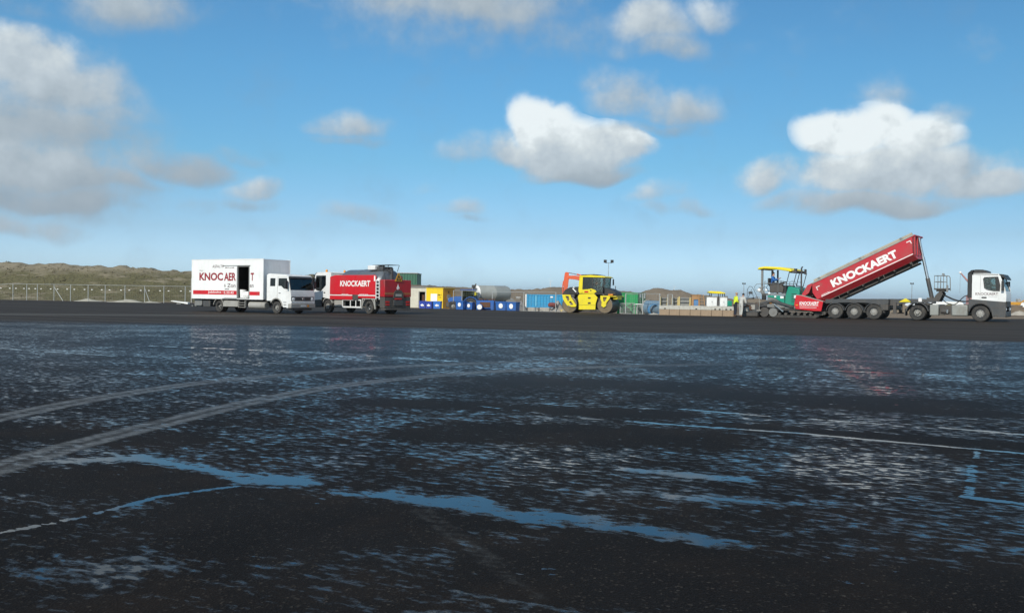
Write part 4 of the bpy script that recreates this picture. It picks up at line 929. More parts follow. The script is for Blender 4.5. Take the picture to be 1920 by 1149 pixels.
    k = B(); k.plate([(-2.85, 1.25), (-2.45, 1.22), (-2.2, 1.75), (-2.35, 1.95), (-2.6, 1.7)], [], -.6, -.5).plate([(-2.85, 1.25), (-2.45, 1.22), (-2.2, 1.75), (-2.35, 1.95), (-2.6, 1.7)], [], .4, .5); k.build('bracket', GRIME, T)
    # service platform
    k = B().box(-2.72, -1.95, -.7, .5, 2.00, 2.10).box(-2.6, -2.1, -.6, .4, 1.88, 1.998); k.build('platform', GRIME, T, bevel=.01)
    k = B(); r = .022
    for yy in (-.68, .48):
        k.tube([(-2.70, yy, 2.1), (-2.70, yy, 2.92), (-2.16, yy, 2.92)], r); k.tube([(-2.16, yy, 2.1), (-2.16, yy, 2.92)], r); k.tube([(-2.70, yy, 2.52), (-2.16, yy, 2.52)], r)
        k.tube([(-2.16, yy, 2.94), (-2.02, yy, 2.90), (-1.97, yy, 2.8), (-1.95, yy, 1.95)], r*1.2)
    for zz in (2.52, 2.92): k.tube([(-2.70, -.68, zz), (-2.70, .48, zz)], r)
    k.tube([(-2.43, -.1, 2.1), (-2.43, -.1, 2.85)], r*1.3); k.box(-2.25, -2.12, -.74, -.62, 2.96, 3.06); k.box(-2.0, -1.88, -.70, -.66, 1.85, 2.3)
    k.build('guard_rail', MGREY, T)
    return T
TIP = tipper()
def tractor_unit():
    T = thing('tractor_unit', 'white and dark grey truck tractor coupled to the tipping trailer, its driver at the window', 'truck', 30.07, 54.52, -36.6)
    c = B()
    for yy in (-.45, .38): c.box(-4.3, 1.0, yy, yy+.07, .70, .98)
    c.cyl((-3.61, -.9, .5), (-3.61, .9, .5), .12); c.cyl((.03, -.9, .5), (.03, .9, .5), .08); c.box(-3.9, -3.0, -.5, .5, .985, 1.12); c.box(-.6,1.1,-.5,.5,.6,1.1); c.box(-2.3,-1.62,-1.0,-.5,.42,.85)
    c.build('chassis', GRIME, T)
    for s in (-1, 1):
        wheel(T, .03, s*1.0, .50, .32, s, hub=.42, deep=.03); wheel(T, -3.61, s*.86, .50, .58, s, deep=.16, hub=.36)
        o = arc(-3.61, .52, .64, 165, 12, 10)+[(-2.93, .36), (-3.0, .36)]+arc(-3.61, .52, .59, 12, 165, 10)+[(-4.28, .36), (-4.34, .36)]
        B().plate(arc(-3.61, .50, .70, 172, 10, 12)+arc(-3.61, .50, .645, 10, 172, 12), [], *sorted((s*.58, s*1.2))).build('mudguard', DGREY, T)
        B().box(-4.36, -4.31, *sorted((s*.6, s*1.18)), .30, .75).build('mud_flap', BLACKP, T)
        B().box(-2.86, -2.34, *sorted((s*.75, s*1.22)), .34, 1.04).build('battery_box', paint('dusty_aluminium', (.30,.31,.29), .5, metal=.3, dirt=.4), T, bevel=.04)
        B().box(-1.60, -.66, *sorted((s*.68, s*1.22)), .33, 1.04).build('fuel_tank', paint('dusty_aluminium', (.30,.31,.29)), T, bevel=.07)
    B().lathe([(.001, 0), (.16, .02), (.18, .1), (.18, .45), (.16, .52), (.001, .54)], (-2.25, -.95, .62), 'x', 16).build('air_tank', GRIME, T)
    B().cyl((-1.85, -1.1, .5), (-1.85, -1.1, .72), .07).build('coupling', STEEL, T)
    # cab
    for s in (-1, 1):
        ya, yb = sorted((s*1.19, s*1.23))
        out = [(-.44, 1.40), (1.42, 1.25), (1.44, 1.7), (1.38, 2.1), (1.12, 2.86), (1.0, 2.98), (.35, 3.02), (-.36, 3.02), (-.44, 2.4)]
        hole = [(.29, 2.12), (.42, 2.03), (.76, 1.96), (1.03, 1.96), (1.06, 2.3), (.95, 2.76), (.30, 2.74), (.22, 2.66)]
        B().plate(out, [hole], ya, yb).build('cab_side', WHITE, T)
        B().plate(hole, [], s*1.20-.004, s*1.20+.004).build('side_window', GLASSC, T)
        fr = B().plate([(.24, 2.10), (.40, 1.99), (.76, 1.91), (1.10, 1.91), (1.12, 2.3), (1.0, 2.82), (.24, 2.79), (.17, 2.68)], [hole], *sorted((s*1.232, s*1.242))); fr.build('window_trim', BLACKP, T)
        B().plate([(.90, 1.96), (1.08, 1.96), (1.10, 2.3), (1.0, 2.76), (.82, 2.76)], [], *sorted((s*1.243, s*1.25))).build('window_pillar', BLACKP, T)
        B().plate([(-.44, 3.0), (.99, 2.96), (1.0, 2.92), (-.44, 2.96)], [], *sorted((s*1.232, s*1.24))).build('roof_line', BLACKP, T)
        B().plate([(-.02, 1.42), (-.0, 2.9)], [], 0, 0) if False else B().tube([(.02, s*1.234, 1.42), (.04, s*1.234, 2.9)], .008, 4).build('door_seam', MGREY, T)
        low = [(-.62, .60), (-.62, 1.47), (-.44, 1.40), (1.42, 1.25), (1.46, .8), (1.40, .30), (.72, .30), (.66, .62)]+arc(.03, .52, .60, 12, 165, 12)
        B().plate(low, [], *sorted((s*1.185, s*1.225))).build('lower_panel', DGREY, T)
        B().plate(arc(.03, .52, .66, 170, 8, 12)+arc(.03, .52, .60, 8, 170, 12), [], *sorted((s*.82, s*1.25))).build('wheel_arch', BLACKP, T)
        B().box(.10, .38, *sorted((s*1.23, s*1.25)), 1.47, 1.56).build('door_handle', BLACKP, T, bevel=.01)
        k = B().box(.70, 1.05, *sorted((s*1.1, s*1.24)), .36, .42); k.build('cab_step', GRIME, T); B().box(.70, 1.05, *sorted((s*1.1, s*1.24)), .84, .88).build('cab_step', GRIME, T)
        text('KNOCKAERT', ((-.24 if s < 0 else .98), s*1.233, 1.66), (-s, 0, 0), (0, 0, 1), 1.24, .17, INKG, T, weight=.01)
        microtext(((.45 if s < 0 else .95), s*1.237, 1.56), (-s, 0, 0), .5, .035, INKG, T, 4)
        B().ball((1.38, s*.98, .78), (.09, .20, .13)).build('headlight', LAMPW, T); B().box(1.36, 1.43, *sorted((s*.8, s*1.1)), .44, .56).build('fog_light', LAMPW, T, bevel=.02)
        mirror(T, (1.3, s*1.2, 2.25), s, .6, .2)
    k = B(); k.box(-.44, -.38, -1.188, 1.188, 1.45, 3.0); k.plate([(-.38, 2.97), (.35, 2.97), (1.0, 2.93), (1.10, 2.84), (1.13, 2.86), (1.01, 2.99), (.35, 3.03), (-.38, 3.03)], [], -1.188, 1.188)
    k.plate([(1.37, 1.9), (1.41, 1.7), (1.40, 1.27), (1.44, 1.27), (1.45, 1.7), (1.40, 1.92)], [], -1.188, 1.188); k.build('cab_shell', WHITE, T)
    B().plate([(1.10, 2.84), (1.37, 1.90), (1.385, 1.905), (1.115, 2.845)], [], -1.14, 1.14).build('windscreen', GLASSC, T)
    k = B(); [k.plate([(1.10, 2.84), (1.38, 1.86), (1.41, 1.87), (1.13, 2.86)], [], *sorted((s*1.13, s*1.20))) for s in (-1, 1)]; k.plate([(1.32,1.92),(1.40,1.74),(1.43,1.76),(1.36,1.95)],[],-1.12,1.12); k.build('windscreen_trim', BLACKP, T)
    B().plate([(1.02, 2.98), (1.25, 2.96), (1.42, 2.72), (1.44, 2.62), (1.38, 2.62), (1.30, 2.74), (1.10, 2.84)], [], -1.2, 1.2).build('sun_visor', BLACKP, T, bevel=.01)
    B().box(-.70, -.46, -1.2, 1.2, 1.48, 3.05).plate([(-.70, 3.052), (-.46, 3.052), (-.36, 3.26), (-.5, 3.24)], [], -1.2, 1.2).build('rear_fairing', BLACKP, T, bevel=.03)
    B().plate([(-.455, 3.035), (.34, 3.035), (.32, 3.18), (.1, 3.27), (-.3, 3.28), (-.42, 3.24)], [], -1.0, 1.0).build('roof_unit', BLACKP, T, bevel=.03)
    B().box(1.36, 1.47, -.9, .9, .92, 1.24).build('grille', BLACKP, T, bevel=.02); B().box(1.2, 1.46, -1.18, 1.18, .30, .64).build('bumper', DGREY, T, bevel=.05)
    B().box(.25, .75, -.85, -.35, 1.5, 1.95).box(.16, .34, -.85, -.35, 1.95, 2.45).box(.25, .75, .35, .85, 1.5, 1.95).build('seat', DARKIN, T, bevel=.05)
    B().tube([(1.15+.06*math.sin(a), -.6+.22*math.cos(a), 2.08+.2*math.sin(a)) for a in np.linspace(0, 2*math.pi, 20)], .015, 5).box(1.1, 1.35, -1.15, 1.15, 1.6, 1.88).build('dashboard', DARKIN, T)
    B().box(-.35, 1.3, -1.15, 1.15, 1.38, 1.45).build('cab_floor', DARKIN, T)
    for yy, p in ((-.25, [(-2.45, 1.75), (-2.1, 1.6), (-1.7, 1.36), (-1.2, 1.22), (-.75, 1.25), (-.6, 1.32)]), (0, [(-2.4, 1.8), (-2.0, 1.55), (-1.5, 1.33), (-1.0, 1.25), (-.6, 1.33)]), (.2, [(-2.5, 1.55), (-2.2, 1.2), (-1.9, 1.05), (-1.6, 1.05), (-1.35, 1.3), (-1.1, 1.58), (-.9, 1.66), (-.62, 1.66)])):
        q = []; 
        for i in range(len(p)-1):
            for k_ in range(4): u = k_/4; q.append((p[i][0]+(p[i+1][0]-p[i][0])*u, yy, p[i][1]+(p[i+1][1]-p[i][1])*u))
        q.append((p[-1][0], yy, p[-1][1]))
        for _ in range(2): q = [q[0]]+[tuple((a+2*b_+c_)/4 for a, b_, c_ in zip(q[i-1], q[i], q[i+1])) for i in range(1, len(q)-1)]+[q[-1]]
        B().tube(q, .028, 6).build('air_hose', BLACKP, T)
    return T
TU = tractor_unit()
person('truck driver seated behind the side window of the white tractor unit', TM(TU, .42, -.55, 1.45, 0), pose_sit(.48, .55, .3), NAVY, NAVY, head='hair')

# ================================================================== PAVER
def paver():
    T = thing('paver', 'green and crimson road paver with a yellow canopy, taking asphalt from the raised tipper', 'paver', 19.46, 62.5, -36.6)
    w = 1.25
    for s in (-1, 1):
        ya, yb = sorted((s*(w-.35), s*w))
        tr = [(.05, .0), (3.1, .0), (3.36, .12), (3.42, .34), (3.25, .55), (2.9, .62), (.3, .66), (-.05, .60), (-.18, .36), (-.1, .12)]
        B().plate(tr, [[(.3, .18), (3.0, .16), (3.08, .34), (2.8, .46), (.35, .5), (.15, .34)]], ya, yb).build('track', RUBBER, T)
        k = B()
        for xx in (.55, 1.0, 1.45, 1.9, 2.35, 2.75): k.cyl((xx, s*(w-.3), .25), (xx, s*(w-.04), .25), .10, n=14)
        k.build('track_roller', GRIME, T)
        B().cyl((.12, s*(w-.3), .36), (.12, s*(w+.03), .36), .31, n=24).cyl((.12, s*(w), .36), (.12, s*(w+.06), .36), .1).build('drive_wheel', MGREY, T)
        # flank
        B().plate([(-.35, .72), (-.3, 1.45), (.2, 1.35), (.95, .92), (.95, .70)], [], *sorted((s*(w-.12), s*(w-.02)))).build('grey_flank', MGREY, T, bevel=.01)
        B().plate([(-.32, 1.46), (-.30, 1.56), (.5, 1.56), (.88, 1.50), (.93, .98), (.2, 1.38)], [], *sorted((s*(w-.12), s*(w-.015)))).build('green_flank', GREEN, T, bevel=.01)
        B().box(.95, 1.9, *sorted((s*(w-.5), s*(w-.06))), .62, .84).build('lower_flank', MGREY, T, bevel=.01)
        b = B().plate([(1.88, 1.63), (2.25, 1.58), (3.74, 1.16), (3.62, .50), (3.1, .50), (1.86, .62), (1.74, .9), (1.80, 1.3)], [], *sorted((s*1.62, s*1.55))); b.build('hopper_wing', RED, T, bevel=.015)
        B().plate([(1.86, 1.64), (2.25, 1.60), (3.74, 1.18), (3.74, 1.15), (2.25, 1.56), (1.86, 1.60)], [], *sorted((s*1.625, s*1.2))).build('hopper_rim', LGREY, T)
        text('KNOCKAERT', ((2.12 if s < 0 else 3.45), s*1.625, .90), (-s, 0, 0), (0, 0, 1), 1.34, .25, INKW, T, weight=.03, shear=.1)
        B().box(2.12, 3.42, s*1.624-.004, s*1.624+.004, .84, .86).build('white_line', INKW, T); B().box(2.12, 3.30, s*1.624-.004, s*1.624+.004, .72, .745).build('white_line', INKW, T)
        B().box(1.86, 2.02, *sorted((s*1.62, s*1.635)), .86, .94).build('reflector', AMBER, T)
        B().box(-.18, .0, *sorted((s*(w-.02), s*(w+.03))), .98, 1.10).build('reflector', AMBER, T); B().box(1.3, 1.44, *sorted((s*(w-.06), s*(w+.0))), .72, .82).build('reflector', AMBER, T)
        B().box(1.70, 1.95, *sorted((s*1.3, s*1.6)), 1.36, 1.58).build('work_light', LAMPW, T, bevel=.03)
        B().plate([(.20, .93), (.28, .97), (.92, .46), (.86, .40)], [], *sorted((s*(w+.02), s*(w+.18)))).build('step', STEEL, T)
        B().cyl((-.52, s*1.0, .36), (-.52, s*1.3, .36), .34, n=24).build('auger_end', GRIME, T)
    # hull and engine
    B().plate([(-.3, .70), (-.3, 1.44), (.9, 1.5), (1.9, 1.5), (1.9, .70)], [], -w+.13, w-.13).build('hull', DGREY, T)
    B().plate([(.92, .86), (.98, 1.55), (1.16, 2.20), (1.40, 2.20), (1.93, 2.04), (2.0, 1.85), (1.84, .88)], [], -w+.02, w-.02).build('engine_cover', GREEN, T, bevel=.04)
    for s in (-1, 1):
        k = B()
        for i in range(6): k.box(1.42, 1.78, *sorted((s*(w-.02), s*(w-.008))), 1.06+.12*i, 1.10+.12*i)
        k.build('louvre', BLACKP, T); B().box(.62, .86, *sorted((s*(w-.02), s*(w))), 1.36, 1.52).build('white_plate', INKW, T); B().box(.18, .32, *sorted((s*(w-.02), s*(w))), 1.42, 1.54).build('white_plate', INKW, T)
    B().plate([(1.86, .55), (3.5, .5), (3.5, .56), (1.92, .70), (1.92, 1.5), (1.86, 1.5)], [], -1.54, 1.54).build('hopper_floor', GRIME, T)
    B().box(3.3, 3.62, -1.2, 1.2, .22, .48).cyl((3.66, -1.1, .36), (3.66, -.1, .36), .12).cyl((3.66, .1, .36), (3.66, 1.1, .36), .12).build('push_roller', GRIME, T)
    B().box(1.95, 3.2, -1.0, 1.0, .58, 1.0).build('asphalt_load', paint('hot_asphalt', (.015,.014,.014)), T)
    # operator deck
    B().box(-.75, .98, -1.2, 1.2, 1.60, 1.70).plate([(-1.0, 2.15), (-.8, 2.15), (-.55, 1.72), (-.3, 1.70), (-.3, 1.58), (-.75, 1.58)], [], -1.2, -1.1).build('deck', MGREY, T)
    B().plate([(-.22, 1.76), (.75, 1.76), (.80, 2.1), (.62, 2.38), (-.22, 2.42)], [], -1.12, -.6).build('seat_console', GRIME, T, bevel=.04)
    B().box(-.38, -.26, -1.1, -.62, 2.3, 2.82).build('seat_back', BLACKP, T, bevel=.04); B().box(-.28, .2, -1.1, -.62, 2.2, 2.32).build('seat_cushion', BLACKP, T, bevel=.04)
    B().box(.62, .98, -1.0, .9, 1.72, 2.30).plate([(.5, 2.5), (.85, 2.58), (.87, 2.54), (.55, 2.42)], [], -1.0, -.5).build('control_panel', BLACKP, T, bevel=.03)
    B().tube([(.50, -.8+.17*math.cos(a), 2.5+.12*math.sin(a)) for a in np.linspace(0, 2*math.pi, 17)], .016, 5).build('steering_wheel', BLACKP, T)
    # canopy
    V = []; prof = [(-1.08, 3.42), (-.98, 3.60), (-.5, 3.66), (.6, 3.60), (1.30, 3.46), (1.44, 3.36), (1.40, 3.26), (1.1, 3.30), (.3, 3.44), (-.6, 3.50), (-1.0, 3.44)]
    B().plate(prof, [], -1.3, 1.3).build('canopy', CYEL, T, bevel=.04)
    B().box(1.22, 1.72, -1.15, 1.15, 3.18, 3.34).build('air_intake', GRIME, T, bevel=.04); B().cyl((1.62, -1.0, 3.2), (1.62, -1.0, 3.48), .11).build('intake_bowl', BLACKP, T)
    for s in (-1, 1): B().box(-.86, -.72, s*1.05-.05, s*1.05+.05, 1.75, 3.44).build('rear_post', MGREY, T)
    B().box(-.22, -.12, .4, .5, 1.7, 3.44).build('rear_post', BLACKP, T)
    r = .03
    for s in (-1, 1): k = B(); k.tube([(.98, s*1.12, 2.28), (1.22, s*1.12, 3.28)], r); k.tube([(1.48, s*1.12, 2.22), (1.72, s*1.12, 3.2)], r); k.tube([(.98, s*1.12, 2.28), (1.48, s*1.12, 2.22)], r); k.build('front_frame', DGREY, T)
    r = .018
    for s in (-1, 1):
        k = B()
        k.tube([(-.75, s*1.22, 1.75), (-1.25, s*1.22, 1.95), (-1.3, s*1.22, 2.2), (-1.15, s*1.22, 2.38), (-.75, s*1.22, 2.42), (-.1, s*1.22, 2.45)], r)
        k.tube([(-.55, s*1.22, 1.7), (-.55, s*1.22, 2.6), (-.45, s*1.22, 2.62), (-.45, s*1.22, 2.4)], r)
        k.tube([(.45, s*1.22, 1.7), (.45, s*1.22, 2.5), (.55, s*1.22, 2.62), (.85, s*1.22, 2.60), (.92, s*1.22, 2.45)], r); k.tube([(1.0, s*1.22, 2.25), (1.02, s*1.22, 2.56), (1.25, s*1.22, 2.56), (1.3, s*1.22, 2.25)], r); k.tube([(-.55, s*1.22, 2.40), (.45, s*1.22, 2.44), (1.02, s*1.22, 2.40)], r)
        k.build('handrail', MGREY, T)
    B().tube([(1.98, -.85, 1.9), (1.98, -.85, 3.5), (2.06, -.85, 3.62)], .055, 10).build('exhaust', DGREY, T)
    B().tube([(1.98, -.85, 3.3), (2.2, -1.1, 3.4), (2.36, -1.2, 3.38)], .012, 5).box(2.30, 2.46, -1.24, -1.19, 3.05, 3.42).build('mirror', BLACKP, T, bevel=.01)
    B().tube([(2.15, -1.1, 1.6), (2.15, -1.1, 2.15)], .03).build('marker_rod', GRIME, T)
    for p in ((-.95, 1.95), (-.42, 1.95), (-.2, 1.72)): B().ball((p[0], -1.24, p[1]), (.13, .06, .13) if p[0] < -.9 else (.09, .05, .09)).build('lamp', LAMPW, T)
    # screed
    B().box(-2.3, -.95, -1.5, 1.5, .05, .32).build('screed_plate', GRIME, T, bevel=.02)
    B().plate([(-2.3, .33), (-2.3, .95), (-2.15, 1.05), (-.95, 1.0), (-.85, .6), (-.85, .33)], [], -1.45, -1.38).build('screed_end', DGREY, T)
    B().plate([(-2.3, .33), (-2.3, .95), (-2.15, 1.05), (-.95, 1.0), (-.85, .6), (-.85, .33)], [], 1.38, 1.45).build('screed_end', DGREY, T)
    B().box(-2.1, -1.2, -1.37, 1.37, .33, .75).build('screed_body', GRIME, T, bevel=.03)
    k = B(); random.seed(4)
    for i in range(26):
        x, y, z = random.uniform(-2.1, -1.0), random.uniform(-1.52, -1.1), random.uniform(.5, 1.1); k.tube([(x, y, z), (x+random.uniform(-.3, .3), y+random.uniform(-.1, .1), z+random.uniform(-.2, .2)), (x+random.uniform(-.4, .4), y, z+random.uniform(-.3, .2))], random.uniform(.012, .04), 6)
    k.build('hydraulic_hose', RUST, T)
    k = B(); 
    for p in ((-1.75, -1.52, .55, .35, .3), (-1.3, -1.5, .7, .3, .35), (-1.95, -1.5, .85, .25, .15)): k.box(p[0]-p[3]/2, p[0]+p[3]/2, p[1], p[1]+.1, p[2]-p[4]/2, p[2]+p[4]/2)
    k.build('valve_block', LGREY, T, bevel=.02)
    B().plate([(-.95, .9), (-.95, 1.0), (.1, 1.28), (1.6, .85), (1.6, .72), (.1, 1.12)], [], -1.42, -1.30).build('tow_arm', DGREY, T); B().plate([(-.95, .9), (-.95, 1.0), (.1, 1.28), (1.6, .85), (1.6, .72), (.1, 1.12)], [], 1.30, 1.42).build('tow_arm', DGREY, T)
    k = B(); r = .018
    k.tube([(-1.75, -1.5, 1.0), (-1.72, -1.5, 2.0), (-1.58, -1.5, 2.22), (-1.4, -1.5, 2.2), (-1.2, -1.5, 1.9), (-.95, -1.5, 1.35)], r); k.tube([(-1.75, -1.5, 1.35), (-.9, -1.5, 1.42)], r); k.tube([(-1.65, -1.5, 1.4), (-1.42, -1.5, 2.0), (-1.25, -1.5, 1.4)], r)
    k.build('screed_rail', DGREY, T); k = B(); k.tube([(-1.75, 1.5, 1.0), (-1.72, 1.5, 2.0), (-1.58, 1.5, 2.22), (-1.4, 1.5, 2.2), (-.95, 1.5, 1.35)], r)
    k.build('screed_rail', DGREY, T); B().box(-1.62, -1.34, -1.56, -1.46, 1.66, 1.84).box(-1.9, -1.3, -1.6, -1.2, 1.3, 1.38).build('screed_control', DGREY, T, bevel=.02)
    B().tube([(-.82, -1.5, .5), (-.82, -1.5, 1.45), (-1.1, -1.5, 1.45)], .025).box(-1.0,-.7,-1.55,-1.45,.44,.50).build('sensor_rod', LGREY, T); B().box(-.72, -.45, -1.28, -1.1, 1.25, 1.62).build('fluid_tank', BLACKP, T, bevel=.03)
    return T
PV = paver()
person('paver operator in a blue jacket seated under the yellow canopy', TM(PV, -.06, -.86, 1.86, 6), pose_sit(.46, .42, .42), BCLOTH, NAVY, head='hair')
M1 = ground_matrix(16.27, 62.2, 8); o1 = person('worker in a hi-vis yellow jacket standing at the left end of the paver screed', M1, pose_stand(.06), HIVIS, NAVY, head='hair', headmat=paint('cap', (.45,.30,.2), .8))
M2 = ground_matrix(16.50, 61.5, 40); o2 = person('worker in pale grey clothes stooping beside the paver screed', M2, pose_stand(.22, armL=((.25,.24,1.05),(.42,.16,.88)), armR=((.22,-.26,1.05),(.40,-.2,.9)), stride=.12), GCLOTH, GCLOTH, head='hair')

# ================================================================== ROLLER
def roller():
    T = thing('road_roller', 'yellow tandem road roller with two steel drums and a black-framed cab', 'roller', 5.15, 72.91, -25)
    w = .98; DR = .67
    for xx in (.12, 3.25):
        k = B(); k.lathe([(DR*.95, -w+.12), (DR*.95, -w), (DR, -w+.01), (DR, w-.01), (DR*.95, w), (DR*.95, w-.12), (DR*.95, -w+.12)], (xx, 0, DR), 'y', 48, caps=False); k.build('drum', paint('drum_steel', (.10,.10,.105), .45, metal=.5, dirt=.4), T)
        for s in (-1, 1):
            k = B(); k.lathe([(DR*.955, s*(w-.02)), (DR*.90, s*(w-.03)), (DR*.88, s*(w-.10)), (DR*.5, s*(w-.14)), (.15, s*(w-.06)), (.001, s*(w-.06))], (xx, 0, DR), 'y', 40); k.build('drum_face', paint('drum_mud', (.20,.155,.10), .9, dirt=.7, bump=.6, dirtc=(.10,.08,.06)), T)
            B().cyl((xx, s*(w-.06), DR), (xx, s*(w+.05), DR), .17, n=20).build('hub', LGREY, T)
    for s in (-1, 1):
        ya, yb = sorted((s*(w+.03), s*(w+.11)))
        B().plate([(-.50, 1.52), (.22, 1.52), (.34, 1.25), (.78, .62), (.70, .50), (.30, .50), (.10, .62), (-.02, .58), (-.42, 1.12)], [[(-.22, 1.40), (.08, 1.40), (.16, 1.1), (.02, .96)], [(.12, .92), (.30, .98), (.52, .68), (.25, .64)]], ya, yb).build('front_yoke', YEL, T)
        B().plate([(2.90, 1.46), (3.72, 1.46), (3.72, 1.25), (3.42, .86), (3.38, .60), (3.18, .48), (2.98, .62), (3.02, .92), (2.9, 1.18)], [[(3.12, 1.34), (3.48, 1.34), (3.30, .98), (3.16, 1.0)]], ya, yb).build('rear_yoke', YEL, T)
        b = B().plate([(.96, .28), (.96, .80), (.86, 1.36), (1.0, 1.58), (2.3, 1.62), (2.62, 1.30), (2.46, .80), (2.44, .30)], [], *sorted((s*.92, s*1.0))); b.build('side_panel', YEL, T, bevel=.02)
        B().box(.98, 2.42, *sorted((s*1.0, s*1.012)), .66, .675).build('panel_seam', BLACKP, T)
        B().box(1.78, 2.02, *sorted((s*1.0, s*1.015)), 1.20, 1.32).build('vent', BLACKP, T); B().box(1.78, 2.02, *sorted((s*1.0, s*1.015)), .76, .90).build('vent', BLACKP, T)
        B().plate([(1.02, 1.63), (1.25, 1.66), (1.30, 3.06), (1.02, 3.02), (.94, 2.5), (.92, 1.8)], [], *sorted((s*.9, s*.98))).build('cab_post', YEL, T, bevel=.015)
        B().plate([(1.26, 1.64), (2.3, 1.64), (2.52, 1.78), (2.40, 1.92), (2.05, 2.04), (1.75, 1.98), (1.26, 1.96)], [], *sorted((s*.9, s*.985))).build('door_sill', YEL, T, bevel=.01)
        B().box(1.45, 1.80, *sorted((s*.985, s*.995)), 1.70, 1.84).build('red_decal', REDL, T); B().box(1.95,2.07,*sorted((s*.985,s*.995)),1.84,1.94).build('door_lock', BLACKP, T)
        k = B(); ya, yb = sorted((s*.90, s*.96)); k.box(1.27, 1.35, ya, yb, 1.95, 3.0); k.box(2.12, 2.20, ya, yb, 1.66, 3.0); k.plate([(3.0, 1.7), (3.08, 1.7), (3.14, 2.98), (3.06, 2.98)], [], ya, yb); k.box(1.351, 3.1, ya, yb, 2.93, 3.0); k.box(2.201, 3.02, ya, yb, 1.66, 1.76); k.build('cab_frame', BLACKP, T)
        B().plate([(1.36, 1.97), (2.11, 2.02), (2.11, 2.92), (1.36, 2.92)], [], s*.93-.004, s*.93+.004).build('side_window', GLASSD, T)
        B().plate([(2.21, 1.77), (3.01, 1.77), (3.06, 2.92), (2.21, 2.92)], [], s*.93-.004, s*.93+.004).build('side_window', GLASSC, T)
        B().tube([(3.1, s*.93, 2.95), (3.28, s*1.12, 2.95), (3.28, s*1.14, 2.8)], .015, 5).box(3.22, 3.34, *sorted((s*1.10, s*1.14)), 2.35, 2.85).build('mirror', BLACKP, T, bevel=.02)
    k = B(); k.box(1.0, 2.44, -.915, .915, .35, 1.55); k.box(.4, 3.0, -.35, .35, .8, 1.5); k.box(1.05, 3.1, -.89, .89, 1.58, 1.66); k.build('frame', DGREY, T)
    B().box(1.05, 1.12, -.89, .89, 1.67, 2.3).build('cab_back', BLACKP, T); B().box(1.06, 1.10, -.89, .89, 2.301, 2.98).build('rear_window', GLASSD, T)
    B().plate([(3.05, 1.7), (3.06, 1.7), (3.12, 2.95), (3.11, 2.95)], [], -.89, .89).build('front_window', GLASSC, T)
    B().plate([(.98, 3.04), (1.02, 3.12), (2.0, 3.17), (3.1, 3.08), (3.3, 2.98), (3.26, 2.95), (1.0, 3.0)], [], -1.0, 1.0).build('roof', YEL, T, bevel=.02)
    B().plate([(1.0, 3.16), (1.1, 3.22), (2.2, 3.24), (2.7, 3.17), (2.7, 3.14), (1.9, 3.18)], [], -.7, .7).build('roof_pod', BLACKP, T)
    B().plate([(-.62, 1.56), (-.35, 1.95), (.1, 2.16), (.92, 2.2), (.92, 1.56)], [], -.82, .82).build('front_hood', BLACKP, T, bevel=.05)
    B().plate([(3.12, 1.50), (3.12, 2.12), (3.6, 2.02), (4.12, 1.74), (4.2, 1.50)], [], -.82, .82).build('rear_hood', BLACKP, T, bevel=.05)
    B().plate([(.3, 2.03), (.62, 1.72), (.68, 1.78), (.36, 2.09)], [], -.835, -.822).build('white_decal', INKW, T); B().ball((.45, -.84, 2.12), (.06, .03, .06)).build('lamp', LAMPW, T)
    B().plate([(-.6, 1.3), (-.6, 1.55), (.5, 1.55), (.5, 1.3)], [], -.8, .8).build('front_beam', DGREY, T); B().box(3.0, 4.15, -.8, .8, 1.36, 1.49).build('rear_beam', DGREY, T)
    B().box(3.84, 4.2, -.6, .6, 1.14, 1.35).build('bumper_bar', YEL, T, bevel=.03); B().box(3.55, 3.95, -1.04, -.7, 1.47, 1.60).build('tail_lamp', AMBER, T, bevel=.02); B().tube([(3.75, .3, 2.0), (3.75, .3, 2.28)], .03).build('exhaust', DGREY, T)
    B().tube([(3.6,-1.02,1.4),(4.25,-1.02,1.4),(4.25,1.02,1.4),(3.6,1.02,1.4)], .03).build('rear_rail', YEL, T)
    B().box(1.9, 2.35, -.25, .25, 1.67, 2.05).box(1.82, 1.92, -.25, .25, 2.05, 2.6).build('driver_seat', NAVY, T, bevel=.04)
    B().box(2.62, 2.80, -.2, .2, 1.67, 2.25).tube([(2.62, .17*math.cos(a), 2.32+.1*math.sin(a)) for a in np.linspace(0, 2*math.pi, 15)], .014, 5).build('steering_column', BLACKP, T)
    return T
RL = roller()
person('roller operator in an orange jacket seated in the yellow roller cab', TM(RL, 2.12, -.0, 1.60, -20), pose_sit(.46, .42, .45), HIVISO, NAVY, head='hair')
# ================================================================== BACKGROUND
def hy(px): return 554.5+.0166*(px-960)
def wx(px, Y): return (px-960)/1600*Y
def wz(px, py, Y): return 1.5+Y*(hy(px)-py)/1600
def gz(x, y): return g(x, y) if y < edge_y(x) else terrain_z(x, y)
def at(name, label, cat, px, Y, deg=0, group=None, dz=0.0):
    x = wx(px, Y); return thing(name, label, cat, x, Y, deg, group, z=gz(x, Y), dz=dz, tilt=False)
def corrugated(b, x0, x1, y, z0, z1, out=-1, depth=.035, pitch=.28, axis='y'):
    n = max(2, int((x1-x0)/pitch)); p = []
    for i in range(n):
        a = x0+(x1-x0)*i/n; d = (x1-x0)/n
        p += [(a, y), (a+d*.35, y), (a+d*.5, y-out*depth), (a+d*.85, y-out*depth)]
    p.append((x1, y)); q = [(a, c-out*.02) for a, c in reversed(p)]
    f = [(a, c) if axis == 'y' else (c, a) for a, c in p+q]
    b.plate(f, [], z0, z1, 'z')
